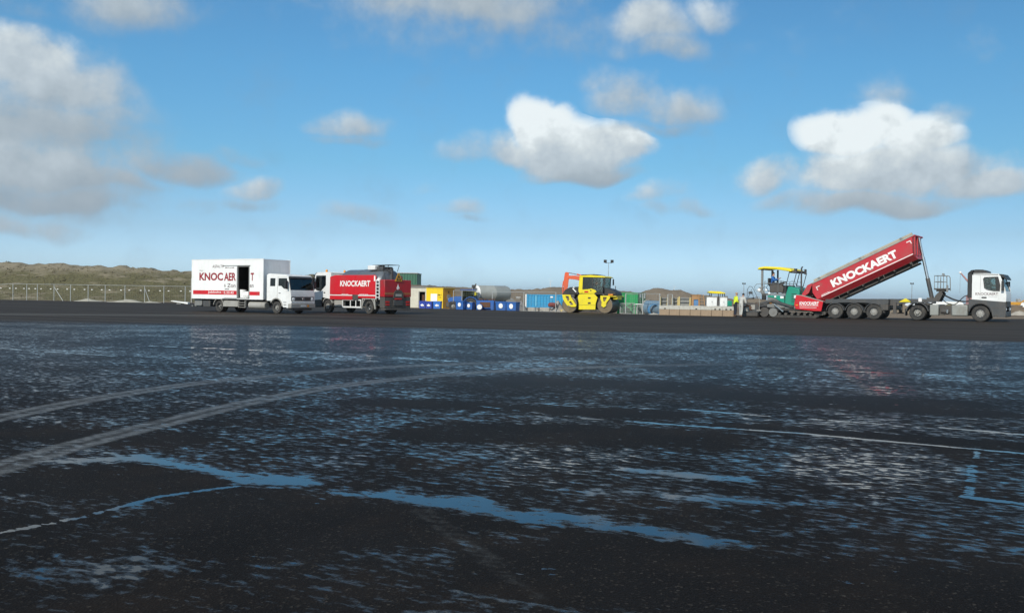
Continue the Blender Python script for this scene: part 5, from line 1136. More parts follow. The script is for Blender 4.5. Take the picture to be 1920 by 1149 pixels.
def container(T, L, W, Hh, mat, frame=None, z0=0.0, doors=True, pitch=.28):
    frame = frame or mat
    for nm, args in (('corrugated_wall', (0.06, L-.06, .02, z0+.1, z0+Hh-.1, -1)), ('corrugated_wall', (0.06, L-.06, W-.02, z0+.1, z0+Hh-.1, 1))):
        b = B(); corrugated(b, *args, pitch=pitch); b.build(nm, mat, T)
    b = B(); b.box(0, .02, .06, W-.06, z0+.1, z0+Hh-.1); b.build('end_wall', mat, T)
    b = B()
    for x in (0, L-.08):
        for y in (0, W-.08): b.box(x, x+.08, y, y+.08, z0, z0+Hh)
    for y in (0, W-.08): b.box(.08, L-.08, y+.002, y+.078, z0, z0+.1); b.box(.08, L-.08, y+.002, y+.078, z0+Hh-.1, z0+Hh-.002)
    for x in (0, L-.08): b.box(x+.002, x+.078, .08, W-.08, z0, z0+.1); b.box(x+.002, x+.078, .08, W-.08, z0+Hh-.1, z0+Hh-.002)
    b.box(.08, L-.08, .08, W-.08, z0+Hh-.05, z0+Hh-.01); b.box(.08, L-.08, .08, W-.08, z0+.02, z0+.06); b.build('frame', frame, T)
    for y0, y1 in ((.09, W/2-.01), (W/2+.01, W-.09)):
        d = B().box(L-.07, L-.03, y0, y1, z0+.11, z0+Hh-.11).build('door', mat, T)
        k = B()
        for q in (.3, .7): k.cyl((L-.015, y0+(y1-y0)*q, z0+.12), (L-.015, y0+(y1-y0)*q, z0+Hh-.12), .016, n=8)
        k.build('locking_bar', GALV, d)
# far green shed beyond the hill
T = at('shed', 'plain dark green shed rising beyond the earth mound behind the tank truck', 'building', 690, 300)
hz = wz(781, 513, 300)-T.location.z; Wd = wx(781, 300)-wx(690, 300)
b = B(); corrugated(b, 0, Wd, 0, 0, hz, -1, .15, .9); b.build('cladding', paint('shed_green', (.035,.14,.085), .6, dirt=.2), T)
B().box(0, Wd, .25, 14, 0, hz-.05).build('shed_wall', paint('shed_green', (.035,.14,.085)), T); B().box(-.2, Wd+.2, -.2, 14.2, hz, hz+.25).build('roof', LGREY, T)
# cream cabin
T = at('site_cabin', 'cream cabin with a dark open doorway, behind the dark blue tubs', 'cabin', 767, 99, -6); h = 2.3
B().plate([(0, 0), (2.1, 0), (2.1, h), (0, h)], [[(1.2, .05), (1.88, .05), (1.88, 1.85), (1.2, 1.85)]], 0, .06).build('wall', CREAM, T)
B().box(0, .06, .062, 2.3, 0, h).box(2.04, 2.1, .062, 2.3, 0, h).box(.062, 2.038, 2.24, 2.3, 0, h).build('cabin_shell', CREAM, T)
B().box(-.06, 2.16, -.08, 2.36, h+.002, h+.12).build('roof', MGREY, T, bevel=.01); B().box(1.08, 1.2, -.05, -.01, 0, 1.88).build('door', LGREY, T); B().box(.2, 1.8, 2.0, 2.1, .02, 1.9).build('rack', DARKIN, T); B().box(1.36,1.7,.5,.9,.02,1.5).build('locker', RUST, T)
# yellow cabin
T = at('yellow_cabin', 'bright yellow cabin with a white panel on its front', 'cabin', 799, 95, -33); h = wz(815, 539.5, 94)-T.location.z
b = B(); corrugated(b, 0, 2.35, 0, .05, h-.06, -1, .02, .2); b.build('front_wall', CABY, T)
b = B(); corrugated(b, 0, 2.1, 2.35, .05, h-.06, 1, .02, .2, 'x'); b.build('side_wall', OCHRE, T)  # ochre instead of the front's yellow: this side's shade is in the paint
B().box(0, 2.33, .04, 2.1, .05, h-.07).build('cabin_shell', OCHRE, T); B().box(-.04, 2.41, -.05, 2.14, h-.058, h).build('roof', CABY, T)
B().box(.66, 1.56, -.06, -.022, .5, 1.62).build('white_panel', INKW, T, bevel=.02); microtext((1.62, -.03, 1.45), (1, 0, 0), .45, .14, BLACKP, T, 3); microtext((1.75, -.03, 1.2), (1, 0, 0), .32, .10, BLACKP, T, 4)
B().box(2.372, 2.40, .7, 1.3, 1.0, 1.55).build('notice', LGREY, T); B().box(2.372, 2.385, .9, 1.05, 1.7, 1.95).build('symbol', BLACKP, T)
# blue tubs with white mark
def tub(label, px, Y, w, h, mat, deg, mark, group, dz=0):
    T = at('blue_tub', label, 'tub', px, Y, deg, group, dz); b = B()
    V = []
    for z, k in ((0, .93), (h*.92, 1.0), (h*.92, 1.06), (h, 1.06)): V += [(x*w/2*k, y*w/2*k, z) for x, y in ((-1, -1), (1, -1), (1, 1), (-1, 1))]
    F = [(3, 2, 1, 0), (12, 13, 14, 15)]+[(j*4+i, j*4+(i+1) % 4, (j+1)*4+(i+1) % 4, (j+1)*4+i) for j in range(3) for i in range(4)]
    b.add(V, F); b.build('tub_body', mat, T, bevel=.02)
    k = B(); yy = -w/2*1.01
    if mark == 'fish': k.plate([(-w*.3, h*.5), (-w*.12, h*.62), (w*.05, h*.7), (w*.12, h*.56), (w*.3, h*.6), (w*.24, h*.48), (w*.3, h*.36), (w*.1, h*.42), (w*.0, h*.34), (-w*.14, h*.40)], [], yy-.01, yy-.001)
    else: k.plate([(w*.20*math.cos(a), h*.58+w*.24*math.sin(a)) for a in np.linspace(0, 2*math.pi, 19)[:-1]], [], yy-.012, yy-.001)
    k.build('white_mark', INKW, T); B().box(-w*.54, w*.54, -w*.54, w*.54, h+.002, h+.04).build('lid', mat, T, bevel=.01); return T
tub('dark blue tub with a white mark, leftmost of the tubs beside the cream cabin', 793, 90.5, .68, .80, DBLUE, -8, 'fish', 'blue tubs by the fence')
tub('dark blue tub with a white mark, between two other tubs', 805.5, 90, .68, .78, DBLUE, -14, 'fish', 'blue tubs by the fence')
tub('lighter blue tub with a white mark, nearest the small tractor', 820.5, 89.5, .78, .80, paint('bright_blue_plastic', (.02,.16,.60), .45), -8, 'fish', 'blue tubs by the fence')
DR = 'blue drums with white round labels'
tub('blue bin with a round white label standing beside the wheel of the small tractor', 865, 82.6, .82, .82, BLUE, -24, 'disc', DR)
tub('blue bin with a small white label, behind the toppled drum', 881.5, 82.9, .75, .66, BLUE, -20, 'disc', DR)
tub('blue bin with a round white label below the rear of the slurry tank', 940, 81.9, 1.0, .90, BLUE, -6, 'disc', DR)
tub('blue bin with a round white label, rightmost of the blue bins', 962, 81.0, 1.0, .86, BLUE, -22, 'disc', DR)
T = at('drum', 'blue drum lying on its side with its white end towards the yard', 'drum', 899, 80.9, 0)
B().lathe([(.27, 0), (.29, .02), (.285, .3), (.295, .31), (.285, .33), (.285, .6), (.295, .61), (.285, .63), (.29, .9), (.27, .92)], (0, 0, .29), 'y', 28).build('drum_body', BLUE, T); B().cyl((0, -.008, .29), (0, .004, .29), .24, n=28).build('drum_end', INKW, T)
T = at('bin', 'low open blue bin full of rusty scrap between the blue bins', 'bin', 911, 82.4, -8)
b = B(); b.plate([(-.8, 0), (-.62, 0), (-.55, .25), (.55, .25), (.62, 0), (.8, 0), (.86, 1.02), (-.86, 1.02)], [], -.5, -.45); b.plate([(-.8, 0), (.8, 0), (.86, 1.02), (-.86, 1.02)], [], .45, .5); b.box(-.86, -.8, -.448, .448, .1, 1.0).box(.8, .86, -.448, .448, .1, 1.0).box(-.8, .8, -.448, .448, .08, .12); b.build('bin_shell', BLUE, T)
B().box(-.5, .52, -.56, -.47, .35, .85).build('rusty_plate', RUST, T, bevel=.03)
b = B(); random.seed(11)
for i in range(24): x, y, z = random.uniform(-.7, .7), random.uniform(-.4, .4), random.uniform(.8, 1.1); b.box(x-.12, x+.12, y-.05, y+.05, z, z+random.uniform(.03, .14))
b.build('scrap', RUST, T)
# small farm tractor
T = at('farm_tractor', 'small blue farm tractor with a blue roof, facing left behind the blue bins', 'tractor', 872, 84.6, 170)
for x, r, wd in ((1.05, .42, .28), (-.75, .62, .38)):
    for s in (-1, 1): wheel(T, x, s*.68, r, wd, s, rimm=LGREY)
B().box(-1.0, 1.4, -.22, .22, .42, .75).box(1.3, 1.85, -.4, .4, .28, .78).build('chassis', GRIME, T, bevel=.04)
B().plate([(.25, .76), (1.62, .76), (1.70, .95), (1.58, 1.22), (.9, 1.36), (.25, 1.40)], [], -.34, .34).build('hood', BLUE, T, bevel=.05)
B().ball((1.60, -.22, 1.02), (.08, .10, .16)).build('headlight', LAMPW, T); B().ball((1.60, .22, 1.02), (.08, .10, .16)).build('headlight', LAMPW, T)
for s in (-1, 1):
    B().plate(arc(-.75, .62, .74, 175, 20, 8)+arc(-.75, .62, .69, 20, 175, 8), [], *sorted((s*.42, s*.9))).build('fender', BLUE, T); B().plate(arc(1.05, .42, .50, 160, 30, 6)+arc(1.05, .42, .46, 30, 160, 6), [], *sorted((s*.54, s*.84))).build('fender', GRIME, T)
    for p in ((.2, .28), (-.95, -.98)): B().tube([(p[0], s*.5, .95), (p[1], s*.48, 1.98)], .03).build('cab_post', DGREY, T)
    B().plate([(.22, 1.1), (.27, 1.95), (-.93, 1.95), (-.9, 1.15)], [], *sorted((s*.47, s*.475))).build('side_window', glass('cab_glass', (.7,.75,.6), .8), T)
B().plate([(.42, 1.98), (.36, 2.08), (-.9, 2.10), (-1.12, 2.02), (-1.1, 1.97)], [], -.62, .62).build('roof', paint('roof_blue', (.02,.07,.25), .4), T, bevel=.03)
B().box(-.75, -.3, -.2, .2, .8, 1.15).box(-.82, -.7, -.2, .2, 1.15, 1.55).box(.0,.2,-.3,.3,.9,1.35).build('seat', DARKIN, T, bevel=.03)
B().box(-1.15, -1.05, -.45, .45, 1.5, 1.8).build('yellow_sign', YEL, T); B().ball((-.9, -.6, 1.62), (.12, .1, .16)).build('work_lamp', LAMPW, T); B().plate([(1.0, .3), (1.5, .3), (1.3, .42)], [], -.6, -.5).build('hitch_block', OCHRE, T)
# slurry tank
T = at('tank_trailer', 'grey cylindrical tank trailer with a white domed end behind the small tractor', 'tank', 893, 86.0, 34)
zc = 1.72; R_ = .80
B().lathe([(R_*.985, 0), (R_, .03), (R_, 1.9), (R_*1.012, 1.92), (R_, 1.96), (R_, 3.5), (R_*.9, 3.72), (R_*.6, 3.88), (.001, 3.92)], (0, 0, zc), 'x', 40).build('tank_barrel', paint('tank_grey', (.36,.38,.36), .45, metal=.2, dirt=.25), T)
B().lathe([(R_*1.0, .0), (R_*.9, -.12), (R_*.5, -.2), (.001, -.22)], (0, 0, zc), 'x', 36).build('tank_end', WHITE, T)
B().tube([(-.24, -.45, zc+.45), (-.26, -.1, zc+.5), (-.26, -.15, zc-.2), (-.25, -.5, zc-.5), (-.2, -.6, zc-.75)], .05).build('hose', BLACKP, T)
B().tube([(-.25, .2, zc+.55), (-.26, .2, zc-.3), (-.26, .45, zc-.35)], .05).build('filler_pipe', DGREY, T); B().box(-.40, -.1, -.1, .3, zc+.55, zc+.82).cyl((-.1, .1, zc+.75), (.0, .1, zc+.95), .06).build('hatch', GRIME, T, bevel=.03)
B().box(-.6, 3.8, -.5, -.4, .78, .92).box(-.6, 3.8, .4, .5, .78, .92).box(.2, .35, -.4, .4, .78, 1.0).box(2.9, 3.05, -.4, .4, .78, 1.0).box(-1.3,-.6,-.08,.08,.8,.9).build('chassis', MGREY, T)
for s in (-1, 1): wheel(T, 2.0, s*.85, .48, .32, s)
B().plate([(3.3, .85), (4.5, .72), (4.5, .80), (3.9, 1.25), (3.3, 1.0)], [], -.7, .6).build('spreader', LGREY, T)
heap_mat = paint('grey_tarp', (.20,.20,.20), .9, dirt=.4, bump=.4)
o = tag(heap('tarp_heap', wx(976, 84), 84, .75, 1.25, heap_mat, 4, z0=gz(wx(976, 84), 84)), 'grey tarpaulin thrown over a heap left of the blue container', 'tarpaulin')
T = at('crate', 'small pale crate standing on top of the tarpaulin heap', 'crate', 971.5, 83.9, 10, dz=1.2); B().box(-.18, .18, -.15, .15, 0, .16).build('crate_body', LGREY, T, bevel=.01); B().box(-.2,.2,-.17,.17,.162,.2).build('lid', WHITE, T)
# blue container on concrete blocks
T = at('container', 'bright blue corrugated container raised on pale concrete blocks', 'container', 987, 84.2, -3); container(T, 4.0, 2.2, 1.32, LBLUE, z0=.36)
B().box(-.12, -.005, -.02, .1, .2, 1.68).build('white_post', INKW, T); B().box(.85, 1.0, -.018, .0, .5, 1.55).build('pale_panel', paint('pale_blue', (.12,.45,.65), .5), T); B().box(2.35,2.6,-.02,.0,1.35,1.5).build('white_plate', INKW, T)
def block(name, label, px, Y, deg, L, Wd, Hh, mat, group=None, dz=0, bev=.03, cat='block'):
    T = at(name, label, cat, px, Y, deg, group, dz)
    b = B().plate([(0, 0), (L, 0), (L*.97, Hh), (L*.03, Hh)], [], 0, Wd); o = b.build('block_body', mat, T, bevel=bev); B().plate([(L*.12, Hh*.3), (L*.88, Hh*.3), (L*.85, Hh*.75), (L*.15, Hh*.75)], [], -.012, .005).build('recess', mat, T, bevel=.004)
    return T
for i, (px, L, lab) in enumerate(((990, 1.0, 'left'), (1012, .95, 'middle'), (1034, 1.0, 'right'))): block('concrete_block', 'pale concrete block under the blue container, %s of the three' % lab, px, 83.2, -3+i*2, L, .5, .38, CONC, 'concrete blocks under the blue container')
o = tag(heap('rubble_heap', wx(1047, 79), 79, 1.0, 1.05, paint('rubble', (.33,.31,.28), .9, dirt=.6, bump=.8), 8, z0=gz(wx(1047, 79), 79)), 'grey heap of rubble and bags just left of the yellow roller', 'rubble')
o = sack('blanket', 'rust red blanket bundled on the rubble heap left of the roller', ground_matrix(wx(1036, 78.4), 78.4, 10, dz=.35, tilt=False), .42, .3, .22, paint('rust_cloth', (.20,.05,.045), .9, dirt=.3)); o['category'] = 'blanket'
b = B().box(-.5, .5, -.12, .12, 0, .06).box(-.42, -.3, -.2, .2, -.14, -.002).box(.3, .42, -.2, .2, -.14, -.002); o = tag(b.build('pallet', WOODY), 'small pallet lying at the foot of the rubble heap', 'pallet'); o.matrix_world = ground_matrix(wx(1060, 76.5), 76.5, 4, dz=.15, tilt=False)
# excavator
T = at('excavator', 'orange excavator with its arm bent down, half hidden behind the yellow roller', 'excavator', 1112, 84, 180)
def ez(py): return wz(1080, py, 84)-T.location.z
def ex_(px): return -(wx(px, 84)-T.location.x)
for s in (-1, 1): B().plate([(-1.5, .1), (-1.3, 0), (1.3, 0), (1.5, .1), (1.62, .35), (1.4, .62), (-1.4, .62), (-1.62, .35)], [], *sorted((s*.7, s*1.15))).build('track', RUBBER, T, bevel=.03)
B().box(-.7, .7, -.7, .7, .4, .8).build('undercarriage', GRIME, T); B().plate([(-1.5, .85), (1.0, .85), (1.0, 1.5), (-.2, 1.6), (-1.3, 1.55), (-1.55, 1.2)], [], -1.05, 1.05).build('house', ORANGE, T, bevel=.06)
B().plate([(.1, 1.0), (1.05, 1.0), (1.0, 2.2), (.8, 2.35), (.1, 2.35)], [], .25, 1.02).build('cab', DGREY, T, bevel=.05); B().plate([(.2,1.5),(.95,1.5),(.92,2.15),(.2,2.2)], [], 1.021, 1.03).build('cab_window', GLASSD, T)
bz = [(.7, 1.3), (.7, 1.7), (ex_(1095), ez(519.5)), (ex_(1078), ez(516.5)), (ex_(1064), ez(517)), (ex_(1064), ez(523)), (ex_(1078), ez(524)), (ex_(1094), ez(527))]
B().plate(bz, [], -.5, -.2).build('boom', ORANGE, T, bevel=.03)
B().plate([(ex_(1058.5), ez(512)), (ex_(1060.5), ez(510)), (ex_(1066), ez(511)), (ex_(1066), ez(524)), (ex_(1065), ez(536)), (ex_(1061.5), ez(553)), (ex_(1058), ez(553)), (ex_(1056), ez(532))], [], -.62, -.3).build('stick', ORANGE, T, bevel=.03)
B().cyl((ex_(1066), -.4, ez(511.5)), (ex_(1082), -.4, ez(514.5)), .04, n=10).build('ram_rod', STEEL, T); B().cyl((ex_(1081), -.4, ez(514)), (ex_(1096), -.4, ez(518.5)), .08, n=12).build('ram', ORANGE, T)
B().tube([(ex_(1056), -.45, ez(527)), (ex_(1054.5), -.45, ez(540)), (ex_(1056), -.45, ez(552))], .05).build('bucket_ram', ORANGE, T)
B().plate([(ex_(1057), ez(552)), (ex_(1063), ez(552)), (ex_(1066), ez(566)), (ex_(1058), ez(574)), (ex_(1054), ez(566))], [], -.75, -.2).build('bucket', GRIME, T, bevel=.02)
# green container, seen on its corner
T = at('container', 'green container with white sheets on its doors, right of the roller', 'container', 1157, 75, -32); container(T, 1.95, 1.7, wz(1187, 548.5, 74)-T.location.z, CGREEN, pitch=.9)
B().box(1.955, 1.965, .42, .72, 1.45, 1.75).build('white_sheet', INKW, T); B().box(1.955, 1.965, 1.35, 1.6, 1.4, 1.85).build('white_sheet', INKW, T)
# cages, trestle and pipe
def cage(px, Y, label, w=1.15, h=.95, seed=1):
    T = at('scrap_cage', label, 'cage', px, Y, -4, 'mesh cages by the fence'); k = B(); r = .025
    for x in (0, w):
        for y in (0, .8): k.box(x-r, x+r, y-r, y+r, 0, h)
    for z in (.1, h): 
        for y in (0, .8): k.box(r, w-r, y-.02, y+.02, z-.02, z+.02)
        for x in (0, w): k.box(x-.02, x+.02, r, .8-r, z-.02, z+.02)
    k.build('cage_frame', GALV, T); k = B()
    for i in range(1, 12): k.box(i*w/12-.006, i*w/12+.006, -.006, .006, .1, h)
    for i in range(1, 9): k.box(0, w, -.007, .007, .1+i*(h-.1)/9, .112+i*(h-.1)/9)
    k.build('mesh', GALV, T); k = B(); rn = random.Random(seed)
    for i in range(26):
        x, y, z = rn.uniform(.1, w-.1), rn.uniform(.1, .7), rn.uniform(.12, h*.85); k.tube([(x, y, z), (x+rn.uniform(-.3, .3), y, z+rn.uniform(-.25, .25))], rn.uniform(.02, .06), 6)
    k.build('scrap', GRIME, T, ); return T
cage(1163, 71.5, 'mesh cage of scrap below the green container', 1.2, .95, 2)
T = at('trestle_table', 'white topped trestle table in front of the green container', 'table', 1191, 70.5, -3)
B().box(0, 1.25, -.3, .3, .86, .92).build('table_top', INKW, T)
for x in (.12, 1.05):
    for y in (-.22, .22): B().tube([(x, y, 0), (x+.04, y, .86)], .025).build('leg', GALV, T)
cage(1194, 71.2, 'mesh cage of pipes under the white trestle table', 1.0, .72, 5)
T = at('pipe_section', 'wide blue grey pipe section lying open end towards the yard', 'pipe', 1213, 70.6, -52)
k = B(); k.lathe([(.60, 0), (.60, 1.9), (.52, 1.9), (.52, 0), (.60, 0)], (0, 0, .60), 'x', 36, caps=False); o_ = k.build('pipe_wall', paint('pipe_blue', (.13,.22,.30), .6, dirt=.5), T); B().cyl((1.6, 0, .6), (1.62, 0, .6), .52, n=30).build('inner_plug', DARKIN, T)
k = B(); k.lathe([(.66, -.03), (.66, .08), (.58, .08), (.58, -.03), (.66, -.03)], (0, 0, .60), 'x', 36, caps=False); k.build('collar', LGREY, T)
T = at('hose_coil', 'coil of blue hose lying against the wide pipe section', 'hose', 1227, 69.0, 0)
k = B()
for i in range(5): k.tube([(.42*math.cos(a)*(1+.05*i), -.1+.05*i+.06*math.sin(a*3+i), .46+.44*math.sin(a)) for a in np.linspace(0, 2*math.pi, 26)], .035)
k.build('hose_loop', paint('hose_blue', (.06,.22,.42), .5), T)
o = tag(heap('gravel_heap', wx(1226, 67.6), 67.6, .9, .28, CONC, 6, z0=gz(wx(1226, 67.6), 67.6)), 'low pale heap of gravel at the foot of the blue hose coil', 'gravel')
# formwork
def formwork(px0, px1, Y, ptop, label, infill, n):
    T = at('formwork_panel', label, 'formwork', px0, Y, -3, 'formwork leaning behind the low wall'); w = wx(px1, Y)-wx(px0, Y); h = wz(px0, ptop, Y)-T.location.z
    for i in range(n): x = w*i/(n-1); B().box(x-.05, x+.05, -.12, .0, 0, h*(1-.04*(i % 2))).build('upright', WOODY, T)
    B().box(0, w, .002, .05, .1, h*.96).build('infill', infill, T)
    [B().box(.05, w-.05, -.16, -.121, z, z+.06).build('brace', MGREY, T) for z in (h*.45, h*.72, h*.9)]
formwork(1238, 1251, 67.6, 556, 'timber formwork panel with yellow uprights, leftmost behind the low wall', MGREY, 2)
formwork(1260, 1270.5, 67.2, 556.5, 'narrow formwork panel with yellow uprights, second from the left behind the low wall', MGREY, 2)
formwork(1273, 1293, 66.8, 556, 'wide grey formwork panel between yellow uprights behind the low wall', paint('steel_panel', (.28,.29,.28), .6, dirt=.5), 2)
T = at('wooden_crate', 'tall raw timber crate with a blue sheet in its opening', 'crate', 1297, 66.3, -3); h = wz(1300, 554, 66)-T.location.z
B().plate([(0, 0), (.66, 0), (.66, h), (0, h)], [[(.14, .45), (.5, .45), (.5, h-.3), (.14, h-.3)]], 0, .05).box(0, .05, .052, .6, 0, h).box(.61, .66, .052, .6, 0, h).box(-.05, .71, -.03, .65, h+.002, h+.05).build('crate_frame', WOOD, T); B().box(.12, .52, .06, .09, .4, h-.28).build('blue_sheet', paint('sheet_blue', (.10,.25,.50), .7), T)
T = at('timber_ladder', 'raw timber ladder leaning beside the tall crate', 'ladder', 1313, 66, 0); h = wz(1315, 552, 66)-T.location.z
B().tube([(0, 0, 0), (-.1, .1, h)], .035, 4).build('rail', WOOD, T); B().tube([(.5, 0, 0), (.22, .1, h)], .035, 4).build('rail', WOOD, T)
for i in range(1, 7): q = i/7; B().box(-.1*q, .5-.28*q, .1*q-.02, .1*q+.02, h*q-.02, h*q+.02).build('rung', WOOD, T)
def cabinet(px0, px1, Y, ptop, label, door=True):
    T = at('white_cabinet', label, 'cabinet', px0, Y, -10, 'white cabinets behind the low wall'); w = wx(px1, Y)-wx(px0, Y); h = wz(px0, ptop, Y)-T.location.z
    B().box(0, w, 0, .8, .06, h).build('cabinet_body', WHITE, T, bevel=.02); B().box(-.04, w+.04, -.04, .84, h+.002, h+.06).build('lid', LGREY, T, bevel=.01)
    d = B().box(.08, w*.62, -.025, -.002, .15, h-.1).build('door', WHITE, T, bevel=.01); B().box(w*.5, w*.54, -.045, -.026, h*.7, h*.8).build('handle', BLACKP, d); return T
cabinet(1325, 1343.5, 65.2, 557, 'wide white cabinet behind the low wall, right of the timber ladder')
cabinet(1350, 1363, 64.9, 557.5, 'narrow white cabinet behind the low wall, left of the small green box')
T = at('green_box', 'small green box on legs right of the narrow white cabinet', 'box', 1364.5, 64.6, 0); B().box(0, .32, 0, .3, .75, 1.15).build('box_body', GREEN, T, bevel=.02); B().box(.03, .07, .02, .28, 0, .75).build('leg', GREEN, T); B().box(.25, .29, .02, .28, 0, .75).build('leg', GREEN, T)
# second paver behind
T = at('paver', 'second road paver far behind the white cabinets, only its yellow canopy clear', 'paver', 1343, 96, -8)
def pz(py): return wz(1343, py, 96)-T.location.z
B().plate([(-1.0, pz(548.5)), (-.8, pz(546)), (.3, pz(546.5)), (.85, pz(549)), (.85, pz(550.5)), (.1, pz(550.8)), (-.9, pz(549.5))], [], -1.2, 1.2).build('canopy', CYEL, T, bevel=.03)
for x, zt in ((-.65, 550), (.3, 550.5), (.78, 550.2)):
    for y in (-1.0, 1.0): B().box(x-.04, x+.04, y-.04, y+.04, .9, pz(zt)).build('post', BLACKP, T)
B().plate([(-1.2, .7), (-1.1, 1.3), (.8, 1.45), (1.2, 1.0), (1.2, .6)], [], -1.1, 1.1).build('hull', DGREY, T, bevel=.04); B().box(-1.2, 1.3, -1.15, -.8, 0, .58).build('track', RUBBER, T, bevel=.05); B().box(-1.2, 1.3, .8, 1.15, 0, .58).build('track', RUBBER, T, bevel=.05); B().box(.85, 1.15, -1.0, -.6, 1.3, 1.9).build('engine_box', DGREY, T)
# low wall of blocks
P0 = (wx(1236, 66.3), 66.3); P1 = (wx(1376, 62.9), 62.9); n = 7; ang = math.degrees(math.atan2(P1[1]-P0[1], P1[0]-P0[0])); LL = math.hypot(P1[0]-P0[0], P1[1]-P0[1])/n
names_ = ['leftmost of the low wall, beside the pale gravel heap', 'second from the left in the low wall', 'third from the left in the low wall', 'in the middle of the low wall', 'fifth from the left in the low wall', 'sixth from the left in the low wall', 'at the right end of the low wall']
for i in range(n):
    x = P0[0]+(P1[0]-P0[0])*i/n; y = P0[1]+(P1[1]-P0[1])*i/n
    T = thing('barrier_block', 'sandy block with a pale top '+names_[i], 'barrier', x, y, ang, 'blocks of the low wall', z=gz(x, y)-.05, tilt=False)
    B().box(.01, LL-.015, 0, .55, 0, .50).build('lower_block', CONCB, T, bevel=.015); B().box(.0, LL-.005, -.015, .57, .502, .78+.02*(i % 2)).build('capping', paint('pale_concrete', (.50,.49,.44), .85, dirt=.4, bump=.4), T, bevel=.015)
    for q in ((.25, .65) if i > 4 else (.5,) if i in (0, 3) else ()): B().box(LL*q, LL*q+.14, -.02, .01, .52, .60).build('lifting_slot', DARKIN, T)
# ---------------------------------------------------------------- fences
def fence(label, pts, posts, h, name='fence', braces=(), rails=(1.0,), mesh=.25, gapz=.12, wire=.0022, marker=False):
    """pts: (px, Y) corners; posts: px positions"""
    P = [(wx(a, b), b) for a, b in pts]; o = thing(name, label, 'fence', P[0][0], P[0][1], 0, z=gz(*P[0]), tilt=False)
    ox, oy, oz = o.matrix_world.translation
    pxs = [p[0] for p in pts]; Ys = [p[1] for p in pts]
    def loc(px): Y = float(np.interp(px, pxs, Ys)); x = wx(px, Y); return Vector((x-ox, Y-oy, gz(x, Y)-oz))
    for p in posts: q = loc(p); B().cyl(q+Vector((0, 0, -.1)), q+Vector((0, 0, h)), .042, n=10).build('post', GALV, o)
    for p, dpx in braces: a = loc(p); b_ = loc(p+dpx); B().cyl(a+Vector((0, 0, h*.85)), b_, .035, n=8).build('brace', GALV, o)
    ends = [loc(p) for p in pxs if posts[0] <= p <= posts[-1]]; ends = [loc(posts[0])]+[e for e in ends if True]+[loc(posts[-1])]
    for f in rails: B().tube([loc(p)+Vector((0, 0, h*f)) for p in posts], .022, 6).build('rail', GALV, o)
    k = B()
    for a, b_ in zip(posts, posts[1:]):
        A, C = loc(a), loc(b_); L = (C-A).length; d = (C-A)/L; n = int(L/mesh)
        for i in range(int((h-gapz)/mesh)+1): z = gapz+i*mesh; k.tube([A+Vector((0, 0, z)), C+Vector((0, 0, z))], wire, 3)
        for i in range(1, n+1): p = A+d*i*mesh; k.tube([p+Vector((0, 0, gapz)), p+Vector((0, 0, h))], wire, 3)
    k.build('wire_mesh', GALV, o)
    if marker:
        for a, b_ in zip(posts, posts[1:]):
            for q in (.22, .8): p = loc(a+(b_-a)*q); B().box(p.x-.09, p.x+.09, p.y-.03, p.y-.02, p.z+h*.70, p.z+h*.74).build('marker_plate', INKW, o)
    return o
fence('long wire mesh fence on pale posts in front of the grassy embankment', [(-40, 104), (0, 103), (101, 102), (200, 100), (347, 97.5), (420, 94)], [-35, -5, 24, 50, 70, 101, 132, 165, 197, 234, 271, 307, 347, 390], 1.95, braces=((101, 17), (271, 10)), marker=True)
fence('white railed mesh fence in front of the blue bins and the small tractor', [(848, 84.5), (1000, 80.5), (1060, 77)], [850, 866, 923, 982, 1042], 1.85, rails=(1.0, .03))
fence('short mesh fence between the roller and the hose coil', [(1165, 70.5), (1240, 67)], [1173, 1205, 1237], 1.75, rails=(1.0,))
fence('thin mesh fence standing just before the low wall of blocks', [(1237, 67.6), (1262, 66.6)], [1252, 1260.5], 1.7, rails=(1.0, .5), mesh=.2)
# ---------------------------------------------------------------- masts
def mast(px, Y, ptop, label, heads, r=.07, sz=.55, cat='light mast', group=None):
    T = at('light_mast', label, cat, px, Y, 0, group); h = wz(px, ptop, Y)-T.location.z
    B().cyl((0, 0, 0), (0, 0, h), r, r*.6, n=8).build('pole', MGREY, T); B().box(-sz*1.1, sz*1.1, -.04, .04, h-.05, h+.02).build('crossarm', DGREY, T)
    for x in heads: B().box(x-sz/2, x+sz/2, -.12, .12, h+.021, h+.021+sz).build('lamp_head', DGREY, T, bevel=.03); B().box(x-sz*.4, x+sz*.4, -.135, -.121, h+.06, h+sz*.9).build('lamp_glass', LAMPW if False else BLACKP, T)
    return T
mast(1139.5, 150, 493, 'tall thin mast with two square floodlights behind the yellow roller', (-.58, .62), .05, .52)
FM = 'far light masts'
mast(1394, 420, 533, 'far slender light mast above the two workers', (-.5, .5), .16, .7, group=FM); mast(1709, 420, 533, 'far slender light mast below the raised body of the tipper', (-.5, .5), .16, .7, group=FM)
def turbine(px, Y, py, label, R=9):
    T = at('wind_turbine', label, 'wind turbine', px, Y, 0, 'far wind turbines'); h = wz(px, py, Y)-T.location.z; m = paint('turbine_white', (.8,.82,.82), .5, dirt=.05)
    B().cyl((0, 0, 0), (0, 0, h), R*.08, R*.05, n=10).build('tower', m, T); B().box(-R*.05, R*.05, -R*.1, R*.12, h-R*.04, h+R*.05).build('nacelle', m, T)
    for i in range(3): a = math.radians(80+120*i); B().plate([(-R*.03, 0), (R*.05, R*.15), (R*.01, R), (-R*.02, R*.2)], [], -.05, .05).build('blade', m, T).matrix_local = Matrix.Translation((0, -R*.14, h)) @ Matrix.Rotation(a, 4, 'Y')
turbine(1031.5, 1500, 527, 'small white wind turbine left of the orange excavator arm', 7); turbine(1263.5, 1800, 538, 'tiny white wind turbine above the formwork panels', 7)
